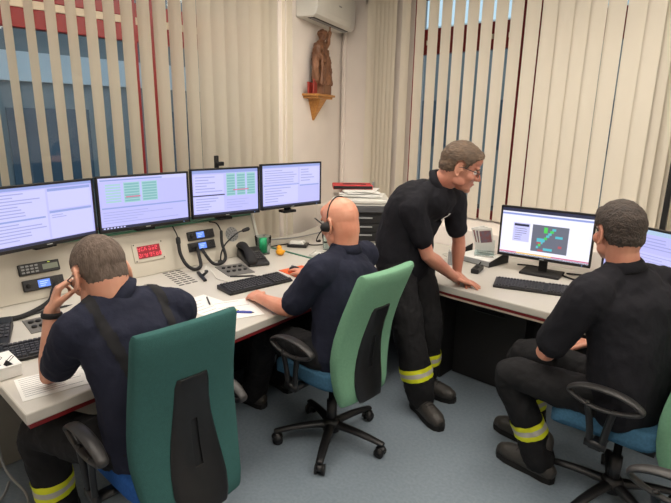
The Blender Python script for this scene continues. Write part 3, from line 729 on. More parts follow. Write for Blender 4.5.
tb = MB().box((0, 0, 0.004), (0.20, 0.14, 0.006))
for s in (-1, 1): tb.box((0, s*0.07, 0.012), (0.20, 0.005, 0.022)); tb.box((s*0.1, 0, 0.012), (0.005, 0.145, 0.022))
part('dish', tb, M_light, tr)
for k in range(6):
    c = part('paper_clip', MB().tube([(0, 0, 0), (0.02, 0.004, 0.003), (0.004, 0.012, 0.002)], 0.004, n=6), M_dark, None); c.location = (-2.66+k*0.014, 2.71+0.02*(k % 3), 0.760); c.rotation_euler = (0, 0, k*1.1)
    tag(c, 'dark metal clip lying in the white tray', 'clip', 'clips in the white tray')
gl = thing('drinking_glass', 'clear drinking glass in front of the face of the bald man', 'glass', (-2.75, 2.90, 0.749))
part('tumbler', MB().lathe([(0.034, 0), (0.042, 0.14), (0.039, 0.14), (0.031, 0.01), (0, 0.01)], n=22), cup_glass(), gl, smooth=True)
cord('thin grey cable along the wall behind the white adapter', [(-3.3, 2.7, 0.76), (-3.2, 3.0, 0.758), (-3.05, 3.2, 0.80), (-2.95, 3.1, 0.758), (-2.8, 3.0, 0.758)], 0.005, 'cable', 'cable', M_greyp)
cord('thin black cable running past the adapter to the printer', [(-3.1, 2.62, 0.757), (-3.05, 2.85, 0.757), (-2.9, 2.9, 0.757), (-2.85, 3.05, 0.757), (-2.95, 3.08, 0.757)], 0.005, 'cable', 'cable', M_blackm)

# printer on corner table
pr = thing('printer', 'white office printer with black front on the corner table behind the bald man', 'printer', (-2.84, 3.40, 0.749), AZ)
part('body', MB().box((0, 0.02, 0.165), (0.46, 0.40, 0.33)), M_light, pr, bevel=0.012)
part('front_panel', MB().box((0, -0.185, 0.165), (0.42, 0.02, 0.30)), M_black, pr, bevel=0.006)
part('scanner_lid', MB().box((0, 0.02, 0.35), (0.48, 0.42, 0.04)), M_light, pr, bevel=0.012)
part('control_panel', MB().box((0.02, -0.198, 0.285), (0.38, 0.015, 0.05), rot=Matrix.Rotation(-0.3, 3, 'X')), M_gunm, pr, bevel=0.004)
for z in (0.06, 0.13, 0.205):
    d = part('drawer', MB().box((0, -0.198, z), (0.40, 0.012, 0.062)), M_blackm, pr, bevel=0.003)
    part('handle', MB().box((0.02, -0.206, z+0.012), (0.16, 0.010, 0.012)), M_greyp, d, bevel=0.002)
st = thing('paper_stack', 'untidy stack of white paper on the printer lid', 'paper', (-2.86, 3.42, 1.1195), AZ)
for k in range(7): part('sheet', MB().box((random.uniform(-.03, .05), random.uniform(-.03, .03), 0.004+k*0.008), (0.33-0.01*k, 0.28, 0.007), rot=Matrix.Rotation(random.uniform(-.25, .25), 3, 'Z')), M_paper, st)
rf = thing('red_folder', 'red plastic folder lying on the papers on the printer', 'folder', (-2.95, 3.42, 1.1755), AZ+0.06)
part('cover', MB().box((0, 0, 0.018), (0.34, 0.2, 0.036)), M_redf, rf, bevel=0.004)
part('spine', MB().box((0.0, -0.10, 0.018), (0.33, 0.012, 0.024)), M_blackm, rf, bevel=0.003)
part('label_strip', MB().box((0.02, 0.0, 0.0365), (0.2, 0.06, 0.001)), M_dark, rf)

# right desk items
wk = thing('handheld_radio', 'black handheld radio lying by the hands of the standing man', 'radio', (-1.59, 3.19, 0.751), math.radians(103))
part('body', MB().box((0, 0, 0.018), (0.15, 0.055, 0.034)), M_black, wk, bevel=0.008)
part('aerial', MB().tube([(0.07, 0.012, 0.022), (0.17, 0.02, 0.026)], [0.007, 0.004]), M_blackm, wk, smooth=True)
part('speaker', MB().box((0.02, 0, 0.036), (0.05, 0.035, 0.002)), M_gunm, wk)
gb = thing('grey_box', 'small grey box behind the left hand of the standing man', 'box', (-1.80, 3.24, 0.751), 0.5)
part('body', MB().box((0, 0, 0.05), (0.09, 0.07, 0.10)), M_greyp, gb, bevel=0.004); part('cap', MB().box((0, 0, 0.104), (0.07, 0.05, 0.01)), M_light, gb, bevel=0.003)
tr2 = thing('letter_tray', 'grey letter tray with black rim left of the map monitor', 'tray', (-1.72, 3.48, 0.751), math.radians(-8))
part('floor_plate', MB().box((0, 0, 0.006), (0.32, 0.24, 0.008)), M_blackm, tr2)
part('front_lip', MB().box((0, -0.115, 0.022), (0.32, 0.012, 0.035)), M_greyp, tr2, bevel=0.003)
for s in (-1, 1): part('side_wall', MB().extrude([(s*0.157, -0.12, 0.0), (s*0.157, 0.12, 0.0), (s*0.157, 0.12, 0.085), (s*0.157, -0.12, 0.035)], (0.006*s, 0, 0)), M_blackm, tr2)
part('paper_pile', MB().box((0, 0, 0.024), (0.28, 0.21, 0.028)), M_paper, tr2)
rk = thing('leaflet_rack', 'clear leaflet holder with printed leaflets beside the map monitor', 'rack', (-1.70, 3.50, 0.79), math.radians(25))
part('holder', MB().extrude([(-0.07, -0.05, 0), (-0.07, 0.05, 0), (-0.07, 0.05, 0.11), (-0.07, 0.04, 0.11), (-0.07, 0.035, 0.01), (-0.07, -0.035, 0.01), (-0.07, -0.05, 0.05)], (0.14, 0, 0)), cup_glass(), rk)
for k in range(3):
    R_ = Matrix.Rotation(0.22+0.05*k, 3, 'X') @ Matrix.Rotation(-0.28+0.05*k, 3, 'Y')
    mb = MB().box((-0.035+0.02*k, 0.02-0.015*k, 0.12), (0.10, 0.006, 0.2), rot=R_); 
    mb.add([V((-0.035+0.02*k, 0.02-0.015*k, 0.12))+R_ @ V(p) for p in ((-0.04, -0.0036, -0.02), (0.04, -0.0036, -0.02), (0.04, -0.0036, 0.08), (-0.04, -0.0036, 0.08))], [(0, 1, 2, 3)], 1)
    part('leaflet', mb, [M_paper, mat('leaflet_print', (150, 80, 72), 0.7, rgb2=(110, 110, 130), scale=30)], rk)
cord('tangle of black cables behind the map monitor stand', [(-1.46, 3.56, 0.757), (-1.35, 3.60, 0.757), (-1.2, 3.55, 0.757), (-1.05, 3.47, 0.757), (-0.92, 3.45, 0.757), (-0.85, 3.55, 0.757)], 0.006, 'cable', 'cable', M_blackm)
cord('black cable curling right of the map monitor foot', [(-1.12, 3.58, 0.757), (-1.0, 3.62, 0.757), (-0.95, 3.54, 0.757), (-1.02, 3.38, 0.757), (-0.9, 3.30, 0.757)], 0.006, 'cable', 'cable', M_blackm)
cord('thin white cables lying on the desk behind the standing man', [(-1.98, 3.15, 0.755), (-1.92, 3.35, 0.755), (-2.02, 3.45, 0.755), (-1.93, 3.6, 0.755), (-2.0, 3.7, 0.755)], 0.004, 'cable', 'cable', M_light)
cord('grey cable loop hanging to the floor under the left desk end', [(-2.6, 0.5, 0.45), (-2.55, 0.5, 0.15), (-2.45, 0.55, 0.02), (-2.32, 0.50, 0.02), (-2.32, 0.38, 0.02), (-2.45, 0.36, 0.02), (-2.50, 0.46, 0.02), (-2.6, 0.52, 0.02)], 0.006, 'cable', 'cable', M_greyp)
pb_ = thing('clamp_bracket', 'small dark grey bracket standing behind the gap of the middle monitors', 'bracket', (-3.25, 2.23, 1.043))
part('post', MB().box((0, 0, 0.22), (0.02, 0.03, 0.44)), M_gunm, pb_, bevel=0.003); part('jaw', MB().box((0.01, 0.02, 0.38), (0.03, 0.06, 0.03)), M_gunm, pb_, bevel=0.003)
struct('trim_4', MB().box((-0.70, 4.11, 1.25), (0.035, 0.035, 0.70)), M_gunm)

# ================================================================ CORNER WALL: shelf, statue, air conditioner
WR = Matrix((wdir, V((wn.x, wn.y, 0)), V((0, 0, 1)))).transposed()   # local x along wall, y out, z up
def wall_mat(p, z): return Matrix.Translation(V((p.x, p.y, z))) @ WR.to_4x4()
def wp(t): return A0 + wdir*t
sh = thing('wall_shelf', 'small pine corner shelf on a triangular bracket under the air conditioner', 'shelf'); sh.matrix_world = wall_mat(wp(0.66), 1.985) @ Matrix.Diagonal((0.84, 0.9, 0.8, 1))
part('board', MB().prism([(-0.27, 0), (0.27, 0), (0.24, 0.17), (-0.24, 0.17)][::-1], -0.025, 0.0), M_pine, sh, bevel=0.004)
part('moulding', MB().prism([(-0.24, 0), (0.24, 0), (0.21, 0.15), (-0.21, 0.15)][::-1], -0.05, -0.025), M_pine, sh, bevel=0.004)
part('bracket', MB().add([(-0.11, 0, -0.05), (0.11, 0, -0.05), (0.09, 0.13, -0.05), (-0.09, 0.13, -0.05), (0, 0.0, -0.30), (0, 0.02, -0.30)], [(3, 2, 1, 0), (0, 1, 4), (1, 2, 5, 4), (2, 3, 5), (3, 0, 4, 5)]), M_pine, sh)
sa = thing('carved_statue', 'carved brown wooden figure with raised arm standing on the pine shelf', 'statue'); sa.matrix_world = wall_mat(wp(0.68), 1.9855) @ Matrix.Diagonal((1.1, 1.0, 1.10, 1))
g = MB()
g.tube([(0, 0.085, 0.08), (0.0, 0.085, 0.18), (0.01, 0.085, 0.30), (-0.005, 0.085, 0.38), (0, 0.085, 0.425)], [(0.085, 0.055), (0.075, 0.05), (0.062, 0.042), (0.07, 0.045), (0.03, 0.03)], lat=(1, 0, 0), n=16, sub=4)
g.ell((0.005, 0.092, 0.475), (0.034, 0.036, 0.044)); g.ell((0.005, 0.088, 0.50), (0.042, 0.042, 0.022))
g.tube([(0.06, 0.085, 0.40), (0.10, 0.10, 0.43), (0.105, 0.11, 0.50)], [0.024, 0.02, 0.016]); g.ell((0.105, 0.11, 0.515), (0.016, 0.016, 0.02))
g.tube([(-0.06, 0.085, 0.40), (-0.095, 0.10, 0.32), (-0.05, 0.14, 0.27)], [0.025, 0.022, 0.018])
for k in range(7):
    a = -0.09+k*0.03; g.tube([(a*0.6, 0.125, 0.36-0.02*(k % 2)), (a, 0.138, 0.2), (a*1.1, 0.14, 0.09)], [0.008, 0.012, 0.016], n=8)
g.tube([(-0.06, 0.07, 0.40), (-0.11, 0.075, 0.25), (-0.10, 0.08, 0.10)], [(0.02, 0.03), (0.03, 0.035), (0.03, 0.035)], n=10, sub=3)
g.ell((0.055, 0.12, 0.11), (0.04, 0.035, 0.05))
body = g.remesh('figure', M_wood, 0.005, 1); fold(body, 0.018, 30, 3, (1, 1, 0.55)); part('figure', body, M_wood, sa)
part('staff', MB().tube([(0.105, 0.115, 0.44), (0.108, 0.115, 0.56)], 0.007, n=8), M_wood, sa, smooth=True)
part('plinth', MB().prism([(-0.10, 0.02), (0.10, 0.02), (0.085, 0.15), (-0.085, 0.15)][::-1], 0.0, 0.085), M_wood, sa, bevel=0.006)
rp = thing('red_pennant', 'small dark red folded card beside the carved figure on the shelf', 'card'); rp.matrix_world = wall_mat(wp(0.50), 1.9855)
M_rc = mat('red_card', (150, 52, 42), 0.6, var=0.1)
part('front', MB().extrude([(-0.07, 0.11, 0), (0.04, 0.09, 0), (0.04, 0.09, 0.09), (-0.08, 0.12, 0.125)], (0.004, 0.012, 0)), M_rc, rp); part('rear', MB().extrude([(-0.07, 0.06, 0), (0.04, 0.085, 0), (0.04, 0.085, 0.09), (-0.08, 0.06, 0.10)], (0.004, 0.012, 0)), M_rc, rp)
ac = thing('air_conditioner', 'white wall-mounted air conditioner at the top of the corner wall', 'air conditioner'); ac.matrix_world = wall_mat(wp(0.76), 2.615)
ab = MB().extrude([(-0.45, 0.0, 0.0), (-0.45, 0.165, 0.0), (-0.45, 0.195, 0.018), (-0.45, 0.21, 0.06), (-0.45, 0.215, 0.28), (-0.45, 0.19, 0.30), (-0.45, 0, 0.30)], (0.90, 0, 0)); part('housing', ab, M_light, ac, bevel=0.010)
part('outlet', MB().box((0, 0.125, -0.001), (0.80, 0.062, 0.006)), M_dark, ac, label='dark air outlet')
part('louvre', MB().box((0, 0.128, -0.007), (0.78, 0.022, 0.005), rot=Matrix.Rotation(0.35, 3, 'X')), M_greyp, ac)
part('badge', MB().box((0.05, 0.216, 0.16), (0.06, 0.002, 0.012)), M_greyp, ac)

# ================================================================ CHAIRS
def chair_meshes():
    me = {}
    # seat: rounded slab, local forward = +y
    g = MB()
    rows = [(-0.235, 0.19, 0.470), (-0.20, 0.225, 0.474), (0.0, 0.245, 0.468), (0.15, 0.24, 0.474), (0.215, 0.225, 0.466), (0.245, 0.19, 0.445)]
    n = 24; vs = []; 
    for z, k in ((-0.075, 0.88), (-0.045, 1.0), (0.012, 1.0), (0.028, 0.965), (0.032, 0.80)):
        for i in range(n):
            a = 2*math.pi*i/n; c, s_ = math.cos(a), math.sin(a); e = 0.38
            x = math.copysign(abs(c)**e, c)*0.212*k; y = 0.04 + math.copysign(abs(s_)**e, s_)*0.235*k
            zz = 0.492+z - (0.035*max(0, (y-0.13)/0.11)**2)
            vs.append((x, y, zz))
    fs = []
    for r in range(4):
        for i in range(n): fs.append((r*n+i, r*n+(i+1) % n, (r+1)*n+(i+1) % n, (r+1)*n+i))
    fs.append(tuple(range(n))[::-1]); fs.append(tuple(4*n+i for i in range(n)))
    me['seat'] = MB().add(vs, fs)
    # backrest
    prof = [(0.365, -0.236, 0.172), (0.42, -0.226, 0.188), (0.52, -0.214, 0.204), (0.63, -0.216, 0.214), (0.75, -0.238, 0.207), (0.87, -0.280, 0.200), (0.99, -0.330, 0.196), (1.055, -0.357, 0.195), (1.08, -0.368, 0.190)]
    def back(z):
        for a, b in zip(prof, prof[1:]):
            if a[0] <= z <= b[0]:
                t = (z-a[0])/(b[0]-a[0]); return a[1]*(1-t)+b[1]*t, a[2]*(1-t)+b[2]*t
        return prof[-1][1:]
    vs = []; fs = []; nx = 8; zs = [p[0] for p in prof]
    zs = [0.365, 0.38, 0.43, 0.50, 0.55, 0.61, 0.67, 0.73, 0.80, 0.87, 0.94, 1.01, 1.06, 1.074, 1.08]
    secs = []
    for iz, z in enumerate(zs):
        yb, w = back(z); th = 0.036 if 1 < iz < len(zs)-2 else (0.026 if iz in (1, len(zs)-2) else 0.012)
        ring = []
        for i in range(28):
            a = 2*math.pi*i/28; c, s_ = math.cos(a), math.sin(a)
            x = math.copysign(abs(c)**0.30, c)*w; y = math.copysign(abs(s_)**0.45, s_)*th
            ring.append((x, yb + y + 0.035*(x/w)**2*0.6, z))
        secs.append(ring)
    for r in secs: vs.extend(r)
    for r in range(len(secs)-1):
        for i in range(28): fs.append((r*28+i, r*28+(i+1) % 28, (r+1)*28+(i+1) % 28, (r+1)*28+i))
    fs.append(tuple(range(28))[::-1]); fs.append(tuple((len(secs)-1)*28+i for i in range(28)))
    me['backrest'] = MB().add(vs, fs)
    # spine with slot
    sp = MB(); zs = [0.375, 0.41, 0.47, 0.54, 0.60, 0.66, 0.72, 0.79, 0.86, 0.885]; hw = [0.085, 0.10, 0.108, 0.104, 0.097, 0.088, 0.078, 0.07, 0.066, 0.058]
    cols = [-1, -0.82, -0.16, 0.16, 0.82, 1]; offs = [0.0, 0.028, 0.034, 0.034, 0.028, 0.0]
    front = []; rear = []
    for z, w in zip(zs, hw):
        yb, _ = back(max(z, 0.37))
        front.append([(c*w, yb-0.030, z) for c in cols]); rear.append([(c*w, yb-0.034-o*0.4, z) for c, o in zip(cols, offs)])
    nC = len(cols); vs = [p for r in rear for p in r] + [p for r in front for p in r]; off = len(zs)*nC; fs = []; extra = []
    hole = {(3, 2), (4, 2), (5, 2)}
    for r in range(len(zs)-1):
        for c in range(nC-1):
            a = r*nC+c
            if (r, c) in hole:
                q = len(vs); vs.extend([(p[0], p[1]+0.008, p[2]) for p in (rear[r][c], rear[r][c+1], rear[r+1][c+1], rear[r+1][c])]); extra.append(q); continue
            fs.append((a, a+1, a+nC+1, a+nC)); fs.append((off+a, off+a+nC, off+a+nC+1, off+a+1))
    for r in range(len(zs)-1):
        a = r*nC; fs.append((a, a+nC, off+a+nC, off+a)); a = r*nC+nC-1; fs.append((a, off+a, off+a+nC, a+nC))
    for c in range(nC-1):
        fs.append((c, off+c, off+c+1, c+1)); a = (len(zs)-1)*nC+c; fs.append((a, a+1, off+a+1, off+a))
    for r in (3, 4, 5):
        a = r*nC+2; fs.append((a, off+a, off+a+nC, a+nC)); a += 1; fs.append((a, a+nC, off+a+nC, off+a))
    a = 3*nC+2; fs.append((a, a+1, off+a+1, off+a)); a = 6*nC+2; fs.append((a, off+a, off+a+1, a+1))
    for q in extra: fs.append((q, q+1, q+2, q+3))
    me['spine'] = sp.add(vs, fs)
    sl = MB(); sl.tube([(0, -0.262, 0.40), (0, -0.21, 0.385), (0, -0.08, 0.385)], [(0.05, 0.012)]*3, lat=(1, 0, 0), n=8, sub=4); me['back_bar'] = sl
    a = MB()
    loop = [(-0.17, 0.655), (-0.10, 0.683), (0.0, 0.693), (0.10, 0.683), (0.165, 0.655), (0.15, 0.63), (0.08, 0.607), (0.0, 0.600), (-0.09, 0.612), (-0.16, 0.635)]
    rr = [(0.021, 0.011), (0.025, 0.011), (0.026, 0.011), (0.025, 0.011), (0.020, 0.010), (0.015, 0.010), (0.013, 0.009), (0.013, 0.009), (0.013, 0.009), (0.018, 0.011)]
    a.tube([(0, y, z) for y, z in loop], rr, n=12, lat=(1, 0, 0), sub=5, closed=True); me['arm_loop'] = a
    s2 = MB(); s2.tube([(0, 0.07, 0.61), (-0.005, 0.045, 0.50), (-0.01, 0.04, 0.42)], [(0.012, 0.018)]*3, lat=(1, 0, 0), n=8, sub=3); s2.tube([(0, -0.05, 0.605), (-0.005, -0.03, 0.50), (-0.01, -0.02, 0.42)], [(0.012, 0.018)]*3, lat=(1, 0, 0), n=8, sub=3)
    s2.box((-0.01, 0.01, 0.43), (0.026, 0.10, 0.03)); s2.box((-0.09, 0.01, 0.412), (0.17, 0.06, 0.014)); me['arm_support'] = s2
    mch = MB().box((0, -0.02, 0.395), (0.20, 0.28, 0.05)); mch.tube([(0.08, 0.05, 0.39), (0.27, 0.08, 0.385)], 0.007); me['mechanism'] = mch
    me['gas_lift'] = MB().lathe([(0.028, 0.09), (0.028, 0.25), (0.018, 0.25), (0.018, 0.38), (0, 0.38)], n=16)
    hub = MB().lathe([(0.05, 0.07), (0.05, 0.12), (0.035, 0.14), (0, 0.14)], n=16); me['hub'] = hub
    leg = MB().tube([(0.03, 0, 0.105), (0.17, 0, 0.098), (0.31, 0, 0.076)], [(0.028, 0.022), (0.025, 0.016), (0.02, 0.012)], n=10, lat=(0, 1, 0), sub=3); me['leg'] = leg
    cs = MB()
    for s_ in (-1, 1): cs.tube([(0.30, s_*0.012, 0.028), (0.30, s_*0.026, 0.028)], 0.0275, n=16, cap='flat')
    cs.tube([(0.31, 0, 0.075), (0.305, 0, 0.04)], 0.010, n=8); cs.ell((0.305, 0, 0.045), (0.03, 0.022, 0.02)); me['caster'] = cs
    return me
CM = chair_meshes()
def M_(name, m, smooth=True): return CM[name].mesh(name, m, smooth)
shared = {k: M_(k, M_pad if k == 'arm_loop' else (M_gunm if k == 'gas_lift' else M_black)) for k in ('spine', 'arm_loop', 'arm_support', 'mechanism', 'gas_lift', 'hub', 'leg', 'caster', 'back_bar')}
SEATMESH = {}
def chair(label, loc, rz, base_rot, back_m, seat_m, upright=0.0):
    t = thing('office_chair', label, 'chair', (loc[0], loc[1], 0), rz, 'swivel chairs at the desks')
    link('seat', M_('seat', seat_m), t, 0.012, 3); bk = link('backrest', M_('backrest', back_m), t, 0.006, 2)
    s = link('back_spine', shared['spine'], t, 0.004); s['label'] = 'black back spine'
    piv = V((0, -0.22, 0.45)); Rb = Matrix.Translation(piv) @ Matrix.Rotation(-upright, 4, 'X') @ Matrix.Translation(-piv)
    bk.matrix_local = Rb; s.matrix_local = Rb
    link('back_bar', shared['back_bar'], t)
    for sgn in (1, -1):
        a = link('armrest', shared['arm_loop'], t); a.location = (sgn*0.285, 0.02, 0); a.scale = (1, 0.84, 1)
        b = link('arm_support', shared['arm_support'], a); b.scale = (sgn, 1, 1)
    link('mechanism', shared['mechanism'], t); link('gas_lift', shared['gas_lift'], t); link('hub', shared['hub'], t)
    for k in range(5):
        l = link('leg', shared['leg'], t); l.rotation_euler = (0, 0, base_rot+k*2*math.pi/5)
        link('caster', shared['caster'], l)
    return t
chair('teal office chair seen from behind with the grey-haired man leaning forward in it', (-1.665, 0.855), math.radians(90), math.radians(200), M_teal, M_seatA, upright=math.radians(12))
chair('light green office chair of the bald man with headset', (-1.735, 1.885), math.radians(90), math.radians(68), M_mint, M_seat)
chair('green office chair of the seated man on the right, blue seat showing', (-0.44, 2.455), math.radians(88), math.radians(20), M_mint, M_seat)
chair('office chair in the bottom right corner with only an armrest in view', (-0.11, 1.46), math.radians(90), math.radians(30), M_mint, M_seat)

# ================================================================ PEOPLE
def nrm(v): return V(v).normalized()
def hand(g, wrist, d, n, side, curl=0.9, spread=0.12, thumb=0.7, sc=1.0):
    """d: towards the fingers, n: out of the palm, side 'L'/'R'"""
    d = nrm(d); n = V(n); n = (n-d*n.dot(d)).normalized(); t = d.cross(n) if side == 'R' else n.cross(d)
    w = V(wrist); kn = []
    offs = [0.031, 0.011, -0.010, -0.029]; ln = [0.088, 0.092, 0.086, 0.076]
    for o, l in zip(offs, ln):
        k = w + d*l*sc + t*o*sc; kn.append(k)
        g.tube([w+t*o*0.55*sc+d*0.008, w+d*l*0.5*sc+t*o*0.85*sc, k], [0.0135*sc, 0.0145*sc, 0.0115*sc], n=8)
    g.tube([w, w+d*0.05*sc, w+d*0.085*sc], [(0.026*sc, 0.015*sc), (0.038*sc, 0.0155*sc), (0.038*sc, 0.012*sc)], n=12, lat=t)
    fl = [(0.042, 0.025, 0.02), (0.047, 0.029, 0.021), (0.043, 0.027, 0.02), (0.034, 0.02, 0.018)]
    for i, (k, ph) in enumerate(zip(kn, fl)):
        c = curl[i] if isinstance(curl, (list, tuple)) else curl*(0.9+0.08*i)
        dd = (d + t*spread*(1.3-0.9*i)).normalized(); p = k; pts = [p]; a = 0
        for j, L in enumerate(ph):
            a += c*(0.30, 0.42, 0.28)[j]
            p = p + (dd*math.cos(a)+n*math.sin(a))*L*sc; pts.append(p)
        r = (0.0098, 0.0102, 0.0097, 0.0086)[i]*sc
        g.tube(pts, [r*1.08, r*1.02, r*0.95, r*0.82], n=8)
    b = w + d*0.022*sc + t*0.024*sc
    td = (d*0.72 + t*0.62 + n*0.3*thumb).normalized(); td2 = (d*0.92+t*0.25+n*0.5*thumb).normalized(); td3 = (d*0.95+t*0.02+n*0.55*thumb).normalized()
    p1 = b+td*0.042*sc; p2 = p1+td2*0.032*sc; p3 = p2+td3*0.024*sc
    g.tube([b-d*0.01, b+td*0.02*sc, p1, p2, p3], [0.015*sc, 0.0155*sc, 0.0125*sc, 0.0112*sc, 0.009*sc], n=8)
def head_blob(g, c, L, F, U, ears=True, s=1.0):
    R = Matrix((L, F, U)).transposed()
    def P(l, f, u): return V(c)+(L*l+F*f+U*u)*s
    def E(l, f, u, r, tilt=None):
        rot = R if tilt is None else R @ tilt
        g.ell(P(l, f, u), tuple(x*s for x in r), rot, nu=20, nv=14)
    E(0, -0.012, 0.030, (0.077, 0.098, 0.088)); E(0, 0.0, -0.01, (0.070, 0.085, 0.08))
    E(0, 0.036, -0.045, (0.058, 0.060, 0.074)); E(0, 0.050, -0.085, (0.044, 0.044, 0.032)); E(0, 0.080, -0.103, (0.022, 0.019, 0.018))
    E(0, 0.074, 0.024, (0.056, 0.020, 0.014)); E(0, 0.060, 0.055, (0.058, 0.034, 0.040))
    g.tube([P(0, 0.088, 0.016), P(0, 0.103, -0.010), P(0, 0.114, -0.030)], [0.008*s, 0.010*s, 0.0125*s], n=10)
    for k in (-1, 1):
        E(k*0.012, 0.101, -0.034, (0.010, 0.012, 0.009)); E(k*0.040, 0.058, -0.030, (0.026, 0.028, 0.026)); E(k*0.052, 0.012, -0.070, (0.018, 0.036, 0.026))
        if ears:
            ring = []
            for q in range(9):
                a = math.radians(-120+q*30); ring.append(P(k*(0.083+0.010*max(0, -math.cos(a+0.3))), -0.012+0.019*math.cos(a+math.pi)*1.0, -0.008+0.034*math.sin(a+math.pi/2*0)))
            ring = [P(k*(0.080+0.008*max(0, math.sin(a*0.5))), -0.008-0.019*math.sin(a)-0.004, -0.010+0.034*math.cos(a)) for a in np.linspace(-0.5, math.pi*1.02, 10)]
            g.tube(ring, [0.0055*s]*10, n=8)
            E(k*0.079, -0.014, -0.008, (0.0055, 0.017, 0.028)); E(k*0.079, -0.006, -0.040, (0.007, 0.009, 0.010)); E(k*0.080, 0.006, -0.012, (0.006, 0.006, 0.008))
    E(0, 0.088, -0.062, (0.024, 0.012, 0.007)); E(0, 0.087, -0.074, (0.021, 0.012, 0.008))
    return P, R
def shell(src, fn, name, m, thick):
    """outer layer of mesh SRC where fn(p)>0, thickness eased by fn (0..1)"""
    n = len(src.vertices); co = np.empty(n*3); src.vertices.foreach_get('co', co); co = co.reshape(-1, 3)
    nn = np.empty(n*3); src.vertices.foreach_get('normal', nn); nn = nn.reshape(-1, 3)
    g = np.array([fn(V(p)) for p in co])
    keep = g > -0.001
    idx = -np.ones(n, int); idx[keep] = np.arange(keep.sum())
    e = np.clip(g, 0, 1); e = np.sqrt(e)
    nz = np.array([noise.noise(V(p)*38)*0.2+noise.noise(V(p)*90)*0.15 for p in co[keep]])
    out = co[keep] + nn[keep]*((thick*(1+nz)*e[keep]-0.0012*(1-e[keep])))[:, None]
    fs = [tuple(int(idx[v]) for v in p.vertices) for p in src.polygons if all(keep[v] for v in p.vertices)]
    me = bpy.data.meshes.new(name); me.from_pydata(out.tolist(), [], fs); me.materials.append(m)
    me.polygons.foreach_set('use_smooth', [True]*len(fs)); me.update()
    return me
def band_mesh(src, a, ax, t0, t1, rad, off, m, name):
    """slice of SRC between planes t0..t1 along axis AX from A, within RAD of the axis, pushed out by OFF"""
    bm = bmesh.new(); bm.from_mesh(src); ax = nrm(ax); a = V(a)
    bmesh.ops.delete(bm, geom=[v for v in bm.verts if not (t0-0.03 < (v.co-a).dot(ax) < t1+0.03 and ((v.co-a)-ax*(v.co-a).dot(ax)).length < rad)], context='VERTS')
    for t, s in ((t0, 1), (t1, -1)):
        bmesh.ops.bisect_plane(bm, geom=bm.verts[:]+bm.edges[:]+bm.faces[:], plane_co=a+ax*t, plane_no=-ax*s, clear_outer=True)
    bm.normal_update()
    cen = a
    for v in bm.verts: v.co += v.normal*off
    me = bpy.data.meshes.new(name); bm.to_mesh(me); bm.free(); me.materials.append(m)
    me.polygons.foreach_set('use_smooth', [True]*len(me.polygons)); me.update()
    return me

